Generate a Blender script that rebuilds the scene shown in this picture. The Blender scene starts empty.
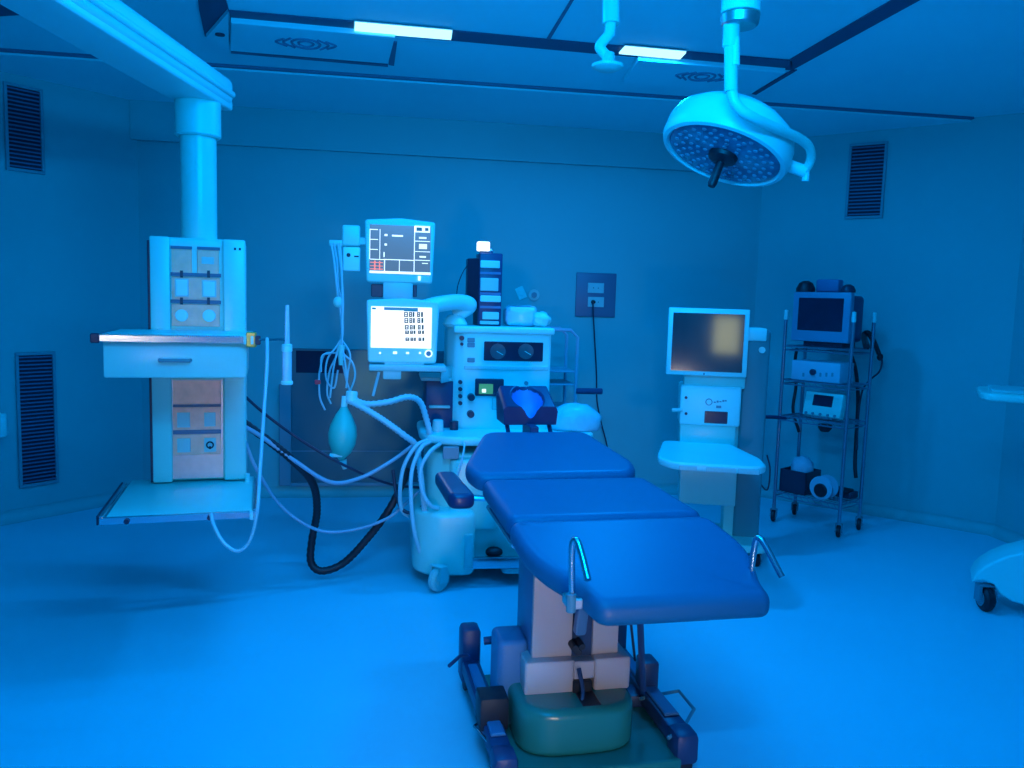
import bpy, bmesh, math, random
import numpy as np
from mathutils import Vector, Matrix
random.seed(4)
S = bpy.context.scene
COL = S.collection
R_ = math.radians

# ------------------------------------------------------------------ camera
FPX, PIT, ROL, YAW, EYE = 810.0, R_(5.93), R_(1.69), R_(8.83), 1.6
def _basis():
    cy, sy = math.cos(YAW), math.sin(YAW)
    fw = np.array([sy*math.cos(PIT), cy*math.cos(PIT), -math.sin(PIT)])
    rt = np.array([cy, -sy, 0.0]); up = np.cross(rt, fw)
    return rt*math.cos(ROL)+up*math.sin(ROL), -rt*math.sin(ROL)+up*math.cos(ROL), fw
CR, CU, CF = _basis()
CO = np.array([0, 0, EYE])
def ray(x, y): return ((x-512)/FPX)*CR + ((384-y)/FPX)*CU + CF
def on_z(x, y, z):
    d = ray(x, y); return CO + d*(z-EYE)/d[2]
def on_y(x, y, Y):
    d = ray(x, y); return CO + d*Y/d[1]
def at(x, y, t): return CO + ray(x, y)*t          # measured point of the room at distance t
def on_plane(x, y, n, c):
    n = np.array(n, float); d = ray(x, y); return CO + d*((c-CO@n)/(d@n))
class Fr:                                           # a thing's own frame on the floor
    def __init__(s, o, deg):
        s.o = np.array([o[0], o[1], 0.0]); s.deg = deg; a = R_(deg)
        s.R = np.array([[math.cos(a), -math.sin(a), 0], [math.sin(a), math.cos(a), 0], [0, 0, 1]])
        s.C = s.R.T @ (CO-s.o)
    def y(s, px, py, ly):
        d = s.R.T @ ray(px, py); return s.C + d*(ly-s.C[1])/d[1]
    def z(s, px, py, lz):
        d = s.R.T @ ray(px, py); return s.C + d*(lz-s.C[2])/d[2]
    def t(s, px, py, t): return s.R.T @ (at(px, py, t)-s.o)
    def rect(s, x0, y0, x1, y1, ly):               # front rectangle -> lx0, lx1, lz0, lz1
        xm, ym = (x0+x1)/2, (y0+y1)/2
        return s.y(x0, ym, ly)[0], s.y(x1, ym, ly)[0], s.y(xm, y1, ly)[2], s.y(xm, y0, ly)[2]

cd = bpy.data.cameras.new('camera'); cam = bpy.data.objects.new('camera', cd); COL.objects.link(cam)
cd.sensor_width = 36; cd.lens = FPX/1024*36; cd.clip_start = .05
M4 = Matrix.Identity(4)
for i, v in enumerate((CR, CU, -CF)):
    for j in range(3): M4[j][i] = v[j]
M4.translation = Vector(CO); cam.matrix_world = M4
S.camera = cam
S.view_settings.view_transform = 'Standard'; S.view_settings.look = 'None'
S.view_settings.gamma = 1; S.view_settings.use_curve_mapping = False
S.view_settings.exposure = 0.12
try:
    S.cycles.use_denoising = True; S.cycles.denoiser = 'OPENIMAGEDENOISE'
    S.cycles.max_bounces = 6; S.cycles.sample_clamp_indirect = 4
except Exception: pass

# ------------------------------------------------------------------ materials
def mat(name, col, rough=.5, metal=0, noise=0, nscale=8, emit=None, es=1, alpha=1, trans=0, coat=0, bump=0):
    m = bpy.data.materials.new(name); m.use_nodes = True
    nt = m.node_tree; b = nt.nodes['Principled BSDF']
    c = (*col, 1)
    b.inputs['Base Color'].default_value = c
    b.inputs['Roughness'].default_value = rough; b.inputs['Metallic'].default_value = metal
    if coat: b.inputs['Coat Weight'].default_value = coat
    if noise or bump:
        tc = nt.nodes.new('ShaderNodeTexCoord'); n = nt.nodes.new('ShaderNodeTexNoise')
        n.inputs['Scale'].default_value = nscale; n.inputs['Detail'].default_value = 3
        nt.links.new(tc.outputs['Object'], n.inputs['Vector'])
        if noise:
            mx = nt.nodes.new('ShaderNodeMix'); mx.data_type = 'RGBA'
            mx.inputs[6].default_value = (*[v*(1-noise) for v in col], 1)
            mx.inputs[7].default_value = (*[min(1, v*(1+noise)) for v in col], 1)
            nt.links.new(n.outputs['Fac'], mx.inputs[0]); nt.links.new(mx.outputs[2], b.inputs['Base Color'])
        if bump:
            bp = nt.nodes.new('ShaderNodeBump'); bp.inputs['Strength'].default_value = bump; bp.inputs['Distance'].default_value = .01
            nt.links.new(n.outputs['Fac'], bp.inputs['Height']); nt.links.new(bp.outputs['Normal'], b.inputs['Normal'])
    if emit:
        b.inputs['Emission Color'].default_value = (*emit, 1); b.inputs['Emission Strength'].default_value = es
    if trans: b.inputs['Transmission Weight'].default_value = trans
    if alpha < 1: b.inputs['Alpha'].default_value = alpha
    return m
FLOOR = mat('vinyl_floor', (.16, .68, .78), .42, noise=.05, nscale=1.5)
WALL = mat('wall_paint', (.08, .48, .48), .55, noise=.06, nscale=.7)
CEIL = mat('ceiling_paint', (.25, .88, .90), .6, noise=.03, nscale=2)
LAMI = mat('laminar_ceiling', (.45, .6, .7), .5)
CHAN = mat('dark_channel', (.06, .08, .15), .5)
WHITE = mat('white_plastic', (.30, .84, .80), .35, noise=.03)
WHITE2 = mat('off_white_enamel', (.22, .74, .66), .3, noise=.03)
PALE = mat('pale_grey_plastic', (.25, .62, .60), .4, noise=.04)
GREY = mat('mid_grey_plastic', (.10, .28, .33), .45, noise=.05)
DARK = mat('dark_plastic', (.025, .03, .06), .4, noise=.1)
BLACK = mat('black_rubber', (.012, .012, .02), .5, noise=.1)
CHROME = mat('chrome', (.5, .6, .66), .2, 1, noise=.03)
DCHROME = mat('dull_chrome', (.20, .30, .38), .3, .8, noise=.05)
DBLUE = mat('mid_blue_plastic', (.08, .30, .42), .4, noise=.05)
STEEL = mat('brushed_steel', (.62, .56, .54), .38, 1, noise=.12, nscale=30)
WARMREFL = mat('steel_warm_reflection', (.85, .50, .36), .45, .3, noise=.18, nscale=25)  # steel plates; the doorway's warm reflection is put into the base colour
WSTEEL = mat('wall_steel', (.05, .17, .20), .32, .6, noise=.15, nscale=3)
CUSH = mat('blue_vinyl_cushion', (.006, .125, .24), .42, noise=.03, nscale=5, bump=.03)
HEADM = mat('dark_headrest_vinyl', (.015, .03, .10), .3, noise=.1)
HOLLOW = mat('blue_headrest_lining', (.05, .22, .6), .4, noise=.05)
COLG = mat('grey_column_cover', (.55, .46, .45), .45, noise=.04)
TEAL = mat('green_grey_base', (.02, .22, .17), .25, noise=.06)
NAVY = mat('navy_painted_steel', (.02, .05, .13), .4, noise=.1)
BLUEP = mat('blue_painted_steel', (.06, .2, .36), .4, noise=.06)
TOWER = mat('slate_tower', (.03, .26, .28), .45, noise=.05)
HOSE = mat('white_hose', (.25, .62, .68), .4, noise=.04)
CABLE = mat('grey_cable', (.25, .42, .52), .4, noise=.04)
BAG = mat('green_rubber_bag', (.03, .56, .46), .4, noise=.06, nscale=20)
PLBAG = mat('clear_plastic_film', (.4, .7, .8), .25, noise=.1, nscale=30)
RED = mat('red_clip', (.8, .05, .08), .4, noise=.05)
YEL = mat('brass_fitting', (.5, .42, .1), .35, .4, noise=.05)
VENT = mat('vent_louvre', (.03, .14, .24), .5, noise=.05)
FRAMEM = mat('vent_frame_paint', (.05, .32, .36), .5, noise=.04)
VBACK = mat('vent_cavity', (.012, .015, .04), .7, noise=.05)
PLATE = mat('dark_wall_plate', (.09, .16, .24), .45, noise=.04)
LENSM = mat('lamp_lens', (.04, .18, .28), .15, noise=.5, nscale=25)
LED = mat('lamp_diode', (.12, .34, .44), .2, noise=.05)
TRIMC = mat('dark_trim_and_shade', (.10, .16, .24), .5, noise=.05)
EMBL = mat('panel_emblem', (.16, .26, .36), .5, noise=.05)
STRIP = mat('light_strip', (.8, .9, 1), .5, emit=(.45, .92, 1.0), es=1.4)
SCRG = mat('monitor_screen_grey', (.03, .03, .04), .25, emit=(.075, .14, .21), es=1)
SCRW = mat('display_screen_white', (.5, .5, .5), .3, emit=(1, 1.0, .93), es=1.05)
INKW = mat('screen_white_line', (.5, .5, .5), .4, emit=(.85, 1, 1), es=1)
INKY = mat('screen_yellow_line', (.5, .5, .3), .4, emit=(.85, .95, .75), es=.9)
INKR = mat('screen_red_line', (.5, .1, .1), .4, emit=(.75, .22, .16), es=1)
INKD = mat('screen_dark_figure', (.02, .03, .04), .4, emit=(.01, .06, .09), es=1)
INKG = mat('screen_green', (.02, .2, .08), .3, emit=(.035, .20, .10), es=1)
SCROFF = mat('dark_screen_glass', (.004, .02, .03), .07, coat=1)
SCROFF.node_tree.nodes['Principled BSDF'].inputs['Specular IOR Level'].default_value = 1
SCROFF.node_tree.nodes['Principled BSDF'].inputs['Coat Roughness'].default_value = .1
SCROFF2 = mat('dark_display_glass', (.01, .02, .05), .15, noise=.2, nscale=10)
GAUGE = mat('gauge_face', (.05, .10, .12), .3, noise=.3, nscale=40)
DOORW = mat('warm_lit_pane', (.8, .75, .6), .5, emit=(1, .95, .42), es=2.2)
BOX_L = mat('pale_box_card', (.3, .5, .6), .5, noise=.08)

# ------------------------------------------------------------------ mesh builder
def catmull(pts, n=8):
    P = [Vector(p) for p in pts]
    if len(P) < 3: return P
    P = [P[0]*2-P[1]] + P + [P[-1]*2-P[-2]]; out = []
    for i in range(1, len(P)-2):
        a, b, c, d = P[i-1:i+3]
        for k in range(n):
            t = k/n
            out.append(.5*((2*b)+(c-a)*t+(2*a-5*b+4*c-d)*t*t+(3*b-a-3*c+d)*t**3))
    out.append(P[-2]); return out
class MB:
    def __init__(s): s.bm = bmesh.new()
    def _merge(s, b, M=None):
        if M is not None: bmesh.ops.transform(b, matrix=M, verts=b.verts)
        me = bpy.data.meshes.new('t'); b.to_mesh(me); b.free(); s.bm.from_mesh(me); bpy.data.meshes.remove(me); return s
    def box(s, x0, x1, y0, y1, z0, z1, bev=0, seg=2, M=None, taper=None):
        b = bmesh.new(); bmesh.ops.create_cube(b, size=1)
        for v in b.verts:
            tz = v.co.z
            v.co = Vector(((x0+x1)/2+v.co.x*(x1-x0), (y0+y1)/2+v.co.y*(y1-y0), (z0+z1)/2+v.co.z*(z1-z0)))
            if taper and tz < 0:
                v.co.x = (x0+x1)/2+(v.co.x-(x0+x1)/2)*taper[0]; v.co.y = (y0+y1)/2+(v.co.y-(y0+y1)/2)*taper[1]
        if bev: bmesh.ops.bevel(b, geom=list(b.edges), offset=min(bev, .49*min(abs(x1-x0), abs(y1-y0), abs(z1-z0))), segments=seg, profile=.5, affect='EDGES')
        return s._merge(b, M)
    def prism(s, outline, z0, z1, bev=0, seg=3, zf=None, M=None):
        b = bmesh.new(); vs = [b.verts.new((x, y, z0)) for x, y in outline]
        f = b.faces.new(vs); r = bmesh.ops.extrude_face_region(b, geom=[f])
        for v in r['geom']:
            if isinstance(v, bmesh.types.BMVert): v.co.z = z1
        bmesh.ops.recalc_face_normals(b, faces=b.faces)
        if bev:
            ed = [e for e in b.edges if abs(e.verts[0].co.z-e.verts[1].co.z) < 1e-6]
            bmesh.ops.bevel(b, geom=ed, offset=bev, segments=seg, profile=.5, affect='EDGES')
            big = [f for f in b.faces if len(f.verts) > 6]
            if big and bev > .004: bmesh.ops.inset_individual(b, faces=big, thickness=min(.003, bev*.3))
        if zf:
            for v in b.verts: v.co.z += zf(v.co.x, v.co.y)
        return s._merge(b, M)
    def cushion(s, outline, th, b, zf, seg=5):        # padded slab with rounded rims, top at z = 0
        O = [Vector(p) for p in outline]
        O = [p for i, p in enumerate(O) if (p-O[i-1]).length > 1e-4]; N = len(O); nr = []
        area = sum(O[i-1].x*O[i].y-O[i].x*O[i-1].y for i in range(N)); sg = 1 if area > 0 else -1
        for i in range(N):
            a = (O[i]-O[i-1]).normalized(); c = (O[(i+1) % N]-O[i]).normalized(); t = (a+c).normalized()
            nr.append(Vector((t.y, -t.x))*sg)
        prof = [(b*(1-math.sin(R_(q))), -b*(1-math.cos(R_(q)))) for q in [90-90*k/seg for k in range(seg+1)]]
        prof = [(0, -th+b)]+[(0, -b)]+prof[1:]+[(b+.01, 0)]
        low = [(b*(1-math.cos(R_(q))), -th+b*(1-math.sin(R_(q)))) for q in [90-90*k/seg for k in range(seg)]]
        prof = [(b+.01, -th)]+low+prof
        bm = s.bm; rings = []
        for d, z in prof:
            rings.append([bm.verts.new((p.x-n.x*d, p.y-n.y*d, z+zf(p.x-n.x*d, p.y-n.y*d))) for p, n in zip(O, nr)])
        for A, B in zip(rings, rings[1:]):
            for k in range(N): bm.faces.new((A[k], A[(k+1) % N], B[(k+1) % N], B[k]))
        for rg in (rings[0], rings[-1]):
            cx = sum((v.co for v in rg), Vector())/N; c = bm.verts.new(cx)
            for k in range(N): bm.faces.new((rg[k], rg[(k+1) % N], c))
        return s
    def tube(s, pts, r, n=8, smooth=True, sub=7, r1=None, corr=0):
        P = catmull(pts, sub) if smooth else [Vector(p) for p in pts]
        if corr:                                   # corrugated hose: resample densely
            Q = [P[0]]
            for a, c in zip(P, P[1:]):
                k = max(1, int((c-a).length/(r*.55)))
                Q += [a.lerp(c, (i+1)/k) for i in range(k)]
            P = Q
        b = s.bm; rings = []; up = None
        for i, p in enumerate(P):
            d = (P[min(i+1, len(P)-1)]-P[max(i-1, 0)])
            d = d.normalized() if d.length > 1e-9 else Vector((0, 0, 1))
            if up is None: up = d.orthogonal().normalized()
            up = up-d*up.dot(d); up = up.normalized() if up.length > 1e-6 else d.orthogonal().normalized()
            w = d.cross(up); rr = r if r1 is None else r+(r1-r)*i/(len(P)-1)
            if corr: rr *= 1+(corr if i % 2 else -corr)
            rings.append([b.verts.new(p+up*rr*math.cos(2*math.pi*k/n)+w*rr*math.sin(2*math.pi*k/n)) for k in range(n)])
        for A, B in zip(rings, rings[1:]):
            for k in range(n): b.faces.new((A[k], A[(k+1) % n], B[(k+1) % n], B[k]))
        b.faces.new(rings[0][::-1]); b.faces.new(rings[-1]); return s
    def lathe(s, prof, n=28, M=None):               # prof: (r, z)
        b = bmesh.new(); rings = []
        for r, z in prof:
            rings.append([b.verts.new((max(r, 1e-5)*math.cos(2*math.pi*k/n), max(r, 1e-5)*math.sin(2*math.pi*k/n), z)) for k in range(n)])
        for A, B in zip(rings, rings[1:]):
            for k in range(n): b.faces.new((A[k], A[(k+1) % n], B[(k+1) % n], B[k]))
        b.faces.new(rings[0][::-1]); b.faces.new(rings[-1])
        bmesh.ops.remove_doubles(b, verts=b.verts, dist=2e-5)
        bmesh.ops.recalc_face_normals(b, faces=b.faces)
        return s._merge(b, M)
    def cyl(s, p, q, r, r1=None, n=20, bev=0):
        p, q = Vector(p), Vector(q); L = (q-p).length; r1 = r if r1 is None else r1
        c = min(bev, L*.4) if bev else 0
        prof = [(r-c, 0), (r, c), (r1, L-c), (r1-c, L)] if c else [(r, 0), (r1, L)]
        M = Matrix.Translation(p) @ (q-p).to_track_quat('Z', 'Y').to_matrix().to_4x4()
        return s.lathe(prof, n, M)
    def ring(s, c, R, r, ax=(0, 0, 1), n=24, m=6, sx=1, sy=1):
        M = Matrix.Translation(Vector(c)) @ Vector(ax).to_track_quat('Z', 'Y').to_matrix().to_4x4()
        b = bmesh.new(); g = []
        for i in range(n):
            a = 2*math.pi*i/n
            g.append([b.verts.new((sx*(R+r*math.cos(2*math.pi*k/m))*math.cos(a), sy*(R+r*math.cos(2*math.pi*k/m))*math.sin(a), r*math.sin(2*math.pi*k/m))) for k in range(m)])
        for i in range(n):
            for k in range(m): b.faces.new((g[i][k], g[(i+1) % n][k], g[(i+1) % n][(k+1) % m], g[i][(k+1) % m]))
        return s._merge(b, M)
    def blob(s, c, rx, ry, rz, jit=0, n=3, M=None):
        b = bmesh.new(); bmesh.ops.create_icosphere(b, subdivisions=n, radius=1)
        for v in b.verts:
            k = 1+random.uniform(-jit, jit)
            v.co = Vector((c[0]+v.co.x*rx*k, c[1]+v.co.y*ry*k, c[2]+v.co.z*rz*k))
        return s._merge(b, M)
    def build(s, name, m, parent=None, smooth=35, label=None, mod=None):
        bmesh.ops.recalc_face_normals(s.bm, faces=s.bm.faces)
        me = bpy.data.meshes.new(name); s.bm.to_mesh(me); s.bm.free()
        me.materials.append(m)
        if smooth:
            for p in me.polygons: p.use_smooth = True
            try: me.set_sharp_from_angle(angle=R_(smooth))
            except Exception: pass
        o = bpy.data.objects.new(name, me); COL.objects.link(o)
        if parent is not None: o.parent = parent
        if label: o['label'] = label
        return o
def tag(o, label, cat, group=None, kind=None):
    o['label'] = label; o['category'] = cat
    if group: o['group'] = group
    if kind: o['kind'] = kind
    return o
def thing(name, label, cat, fr, group=None):
    o = bpy.data.objects.new(name, None); COL.objects.link(o); o.empty_display_size = .1
    o.location = tuple(fr.o); o.rotation_euler = (0, 0, R_(fr.deg))
    return tag(o, label, cat, group)
def struct(name, mb, m, smooth=0):
    o = mb.build(name, m, None, smooth); o['kind'] = 'structure'; return o
def dup(root, loc, rotz=None, label=None):
    r = root.copy(); COL.objects.link(r); r.location = loc
    if rotz is not None: r.rotation_euler = (0, 0, rotz)
    if label: r['label'] = label
    for ch in list(root.children):
        c = ch.copy(); COL.objects.link(c); c.parent = r
        for g in list(ch.children):
            d = g.copy(); COL.objects.link(d); d.parent = c
    return r
def pxbox(F, x0, y0, x1, y1, ly, depth, bev=0, seg=2):
    a, b, c, d = F.rect(x0, y0, x1, y1, ly); return MB().box(a, b, ly, ly+depth, c, d, bev, seg)
def rounded(x0, x1, y0, y1, r, n=5):
    o = []
    for cx, cy, a0 in ((x1-r, y1-r, 0), (x0+r, y1-r, 90), (x0+r, y0+r, 180), (x1-r, y0+r, 270)):
        for k in range(n+1):
            a = R_(a0+90*k/n); o.append((cx+r*math.cos(a), cy+r*math.sin(a)))
    return o
def roundpoly(P, r, n=4):                            # round every corner of a polygon
    out = []; N = len(P)
    for i in range(N):
        p, a, b = Vector(P[i]), Vector(P[i-1]), Vector(P[(i+1) % N])
        ra = min(r if not isinstance(r, (list, tuple)) else r[i], .45*(a-p).length, .45*(b-p).length)
        q0 = p+(a-p).normalized()*ra; q1 = p+(b-p).normalized()*ra
        for k in range(n+1):
            t = k/n; out.append(tuple(q0*(1-t)**2+p*2*t*(1-t)+q1*t*t))
    return out
def caster(parent, p, r=.05, w=.03, yaw=0, m=None, fork=None, H=None):
    m = m or BLACK; H = H or r*2.5; ca, sa = math.cos(yaw), math.sin(yaw); x, y = p
    ax = Vector((ca, sa, 0)); c = Vector((x, y, r))
    f = MB().cyl((x, y, r*1.9), (x, y, H), r*.3, n=12)
    f.box(-w*.9, -w*.6, -r*.4, r*.4, r*.8, r*2.1, .002, 1, Matrix.Translation((x, y, 0)) @ Matrix.Rotation(yaw, 4, 'Z'))
    f.box(w*.6, w*.9, -r*.4, r*.4, r*.8, r*2.1, .002, 1, Matrix.Translation((x, y, 0)) @ Matrix.Rotation(yaw, 4, 'Z'))
    f.box(-w*.9, w*.9, -r*.4, r*.4, r*2.02, r*2.15, .002, 1, Matrix.Translation((x, y, 0)) @ Matrix.Rotation(yaw, 4, 'Z'))
    o = f.build('caster', fork or GREY, parent)
    MB().cyl(c-ax*w/2, c+ax*w/2, r, n=24, bev=w*.25).build('wheel', m, o)
    MB().cyl(c-ax*(w/2+.004), c+ax*(w/2+.004), r*.6, n=18).build('wheel_hub', fork or GREY, o)
    return o

# ------------------------------------------------------------------ the room
YB, XL, XR = 6.5, -3.0, 4.4
cl, cr = 8.35, 9.57
CHL = ((cl-YB)*-1, YB); CHL2 = (XL, cl+XL); CHR = (cr-YB, YB); CHR2 = (XR, cr-XR)
YN = -1.6; HC = 3.0
plan = [(XL, YN), (XR, YN), CHR2, CHR, CHL, CHL2]
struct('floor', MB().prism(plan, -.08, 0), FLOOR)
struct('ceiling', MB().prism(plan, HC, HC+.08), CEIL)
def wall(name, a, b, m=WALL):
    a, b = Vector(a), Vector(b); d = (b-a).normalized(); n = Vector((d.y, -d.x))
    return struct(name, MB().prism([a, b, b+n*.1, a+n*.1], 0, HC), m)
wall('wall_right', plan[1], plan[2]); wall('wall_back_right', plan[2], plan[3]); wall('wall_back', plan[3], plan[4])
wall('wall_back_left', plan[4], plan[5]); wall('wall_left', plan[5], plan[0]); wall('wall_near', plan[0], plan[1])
def base(name, a, b):
    a, b = Vector(a), Vector(b); d = (b-a).normalized(); n = Vector((-d.y, d.x)); mb = MB()
    prof = [(0, 0)] + [(.07*(1-math.sin(R_(q))), .07*(1-math.cos(R_(q)))) for q in range(0, 91, 15)] + [(.004, .08), (0, .08)]
    L = (b-a).length; vs = []
    for s_ in (0, L):
        vs.append([mb.bm.verts.new((*(a+d*s_+n*(u+.0005)), z+.0005)) for u, z in prof])
    k = len(prof)
    for i in range(k): mb.bm.faces.new((vs[0][i], vs[0][(i+1) % k], vs[1][(i+1) % k], vs[1][i]))
    mb.bm.faces.new(vs[0]); mb.bm.faces.new(vs[1][::-1])
    return struct(name, mb, WALL, 60)
base('baseboard_right', plan[1], plan[2]); base('baseboard_back_right', plan[2], plan[3]); base('baseboard_back', plan[3], plan[4])
base('baseboard_back_left', plan[4], plan[5]); base('baseboard_left', plan[5], plan[0])
# lower ceiling border along the back and the bulkhead on the back wall
YS = 5.44
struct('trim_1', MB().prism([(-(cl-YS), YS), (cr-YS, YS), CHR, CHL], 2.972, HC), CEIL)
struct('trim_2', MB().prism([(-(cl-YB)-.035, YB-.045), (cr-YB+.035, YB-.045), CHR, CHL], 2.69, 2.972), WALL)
struct('step_shade_strip', MB().prism([(-(cl-YS), YS-.035), (cr-YS, YS-.035), (cr-YS, YS), (-(cl-YS), YS)], 2.985, HC), TRIMC)  # dark strip painted in for the shade at the ceiling step
def cpoly(name, pts, z, th, m, st=True):
    q = [tuple(on_z(x, y, z)[:2]) for x, y in pts]
    mb = MB().prism(q, z, z+th); return struct(name, mb, m) if st else mb
# dark recessed channel of the laminar ceiling, its joints
cpoly('trim_3', [(229, 11), (350, 21.5), (592, 44), (792, 61), (792, 70.4), (592, 53.5), (350, 31.5), (231, 21.5)], 2.992, .006, CHAN)
cpoly('trim_4', [(790, 60), (900, -4), (1010, -68), (1050, -72), (926, -3), (792, 70.4)], 2.992, .006, CHAN)
cpoly('trim_5', [(196, -22), (219, -22), (229, 11), (205, 37), (199, 10)], 2.992, .006, CHAN)
cpoly('trim_6', [(546.5, 39.5), (574, -5), (577, -5), (550, 39.8)], 2.993, .006, TRIMC)
cpoly('trim_7', [(752, 94), (792, 70.5), (797, 70.5), (756, 95)], 2.992, .006, CHAN)
cpoly('panel_end_shade', [(390, 42), (397, 43), (394, 66), (388.5, 65)], 2.99, .008, TRIMC)  # dark strip painted in for the shaded step at the panel's right end
cpoly('panel_rim_shade', [(231, 51.5), (388, 65), (388, 67), (231, 53.5)], 2.99, .008, TRIMC)  # dark strip painted in for the shadow along the panel's far edge
cpoly('trim_8', [(-60, -40), (40, -40), (40, 14), (-60, 20)], 2.985, .013, CHAN)
def ceil_panel(pts, c, label):
    z = 2.965; q = [on_z(x, y, z) for x, y in pts]; o3 = on_z(*c, z)
    F = Fr((o3[0], o3[1]), 0)
    t = thing('ceiling_panel', label, 'ceiling panel', F, 'emblem panels along the ceiling channel'); t.location.z = z
    MB().prism([(p[0]-o3[0], p[1]-o3[1]) for p in q], 0, HC-z-.001, .004, 1).build('panel_plate', CEIL, t)
    e = MB(); 
    for R, r in ((.075, .008), (.04, .007)): e.ring((0, 0, 0), R, r, sx=1.0, sy=1.15)
    for sx in (-1, 1):
        for k in (0, 1):
            x = sx*(.10+.04*k)
            e.tube([(x-sx*.03, .085-.02*k, 0), (x+sx*.02, 0, 0), (x-sx*.03, -.085+.02*k, 0)], .008, 6)
    e.build('emblem', EMBL, t)
    return t
ceil_panel([(231, 23), (395, 37.5), (388, 64), (230, 51)], (306, 43.5), 'pale ceiling panel with ringed emblem, left of the two beside the longer light strip')
ceil_panel([(638, 60), (785, 73), (750, 95), (623, 83)], (702, 76.5), 'pale ceiling panel with ringed emblem, right of the two above the surgical lamp head')
mb = cpoly('', [(228, 13), (229, 50), (206, 38)], 2.97, .029, CEIL, False)
m_ = mb.build('ceiling_bracket', CEIL, None, 0); tag(m_, 'small triangular ceiling corner plate with a round bolt at left end of the channel', 'bracket')
b3 = on_z(220, 35, 2.965); MB().cyl((b3[0], b3[1], 2.963), (b3[0], b3[1], 2.975), .025).build('bolt', DARK, m_)
def strip(pts, label):
    z = 2.98; q = [on_z(x, y, z) for x, y in pts]; c = sum(q)/4
    t = thing('ceiling_light', label, 'ceiling light', Fr(c[:2], 0), 'light strips in the dark ceiling channel'); t.location.z = z
    L = [(p[0]-c[0], p[1]-c[1]) for p in q]
    MB().prism(L, 0, .008).build('diffuser', STRIP, t)
    MB().prism([(x*1.02, y*1.15) for x, y in L], .0085, .0115).build('housing', PALE, t)
    return c
c1 = strip([(355, 23.5), (452, 32), (451, 40), (354.5, 32)], 'long glowing white light strip in the dark ceiling channel, left one')
c2 = strip([(625, 47.5), (686, 53), (680, 59.5), (619, 54)], 'short glowing white light strip in the dark ceiling channel, beside the disc-ended arm')
# lit doorway behind the photographer (its glow shows in the dark monitor)
WS_DEG = -17
door = None

# ------------------------------------------------------------------ wall vents
def vent(n, c, pts, label):
    q = [on_plane(x, y, n, c) for x, y in pts]
    o3 = sum(q)/4; n3 = np.array(n, float)/np.linalg.norm(n)
    d = np.array([n3[1], -n3[0], 0]);                      # along the wall
    if d[0] < 0: d = -d
    deg = math.degrees(math.atan2(d[1], d[0])); F = Fr(o3[:2], deg)
    w = abs((q[0]-q[1])@d); h = ((q[0]+q[1])/2-(q[2]+q[3])/2)[2]
    t = thing('wall_vent', label, 'vent', F, 'louvred wall vents'); t.location.z = o3[2]
    MB().box(-w/2, w/2, -.006, -.001, -h/2, h/2).build('cavity', VBACK, t)
    f = MB()
    for a, b, c_, e in ((-w/2-.02, w/2+.02, h/2, h/2+.02), (-w/2-.02, w/2+.02, -h/2-.02, -h/2), (-w/2-.02, -w/2, -h/2, h/2), (w/2, w/2+.02, -h/2, h/2)):
        f.box(a, b, -.02, -.001, c_, e, .002, 1)
    f.build('vent_frame', FRAMEM, t)
    l = MB(); k = int(h/.026)
    for i in range(k):
        z = -h/2+(i+.5)*h/k
        l.box(-w/2, w/2, -.017, -.008, z-.005, z+.005, 0, 1, Matrix.Translation((0, 0, 0)))
    l.build('louvre', VENT, t); return t
vent((-1, 1, 0), cl, [(5, 85), (38, 92), (42, 172), (9, 167)], 'tall dark louvred vent high on the left wall near the ceiling')
vent((-1, 1, 0), cl, [(17, 355), (51, 355), (55, 479), (23, 485)], 'tall dark louvred vent low on the left wall beside the pendant shelf')
vent((1, 1, 0), cr, [(852, 147), (885, 144), (881, 215), (848, 217)], 'dark louvred vent high on the right wall beyond the surgical lamp')
# stray pale fitting at the left edge
q = on_plane(-7, 423, (-1, 1, 0), cl-.1)
F = Fr(q[:2], 45); mb = MB().prism(rounded(-.1, .058, -.09, .068, .03), -.09, .07, .015); o = mb.build('wall_dispenser', WHITE); o.location = q; o.rotation_euler.z = R_(45)
tag(o, 'pale rounded fitting on the left wall cut by the picture edge', 'dispenser')

# ------------------------------------------------------------------ back wall fittings
def wallfr(px, py): 
    p = on_y(px, py, YB); return Fr((p[0], YB), 0)
F = wallfr(365, 420)
t = thing('steel_wall_panel', 'wide dull steel panel with dark upper window set in the back wall behind the hoses', 'wall panel', F)
yy = -.03
a, b, c, d = F.rect(291, 350, 460, 486, yy)
MB().box(a, b, yy, -.001, c, d, .004, 1).build('steel_plate', WSTEEL, t)
a2, b2, c2_, d2 = F.rect(296, 351, 346, 373, yy-.006); MB().box(a2, b2, yy-.006, yy+.001, c2_, d2, .002, 1).build('window_pane', SCROFF2, t)
a2, b2, c2_, d2 = F.rect(279, 384, 291, 486, yy-.01); MB().box(a2, b2, yy-.012, -.001, c2_, d2, .004, 1).build('side_post', GREY, t)
MB().box(a, b, yy-.004, yy+.001, c+.28, c+.288).build('seam', GREY, t)
MB().box(a, b, yy-.012, yy+.001, c, c+.03, .004, 1).build('sill', GREY, t)
F = wallfr(596, 295)
t = thing('wall_socket', 'dark square wall plate with two pale power outlets on the back wall', 'wall socket', F)
a, b, c, d = F.rect(576, 273, 616, 317, -.02); MB().box(a, b, -.02, -.001, c, d, .006, 2).build('plate', PLATE, t)
for (x0, y0, x1, y1) in ((588, 283, 604, 293), (588, 297, 604, 307)):
    o = pxbox(F, x0, y0, x1, y1, -.026, .008, .002, 1).build('outlet', PALE, t)
    cxz = F.y((x0+x1)/2, (y0+y1)/2, -.027)
    for k in (-.02, .02): MB().cyl((cxz[0]+k, -.0275, cxz[2]), (cxz[0]+k, -.0255, cxz[2]), .004, n=10).build('pin_hole', BLACK, o)
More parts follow.
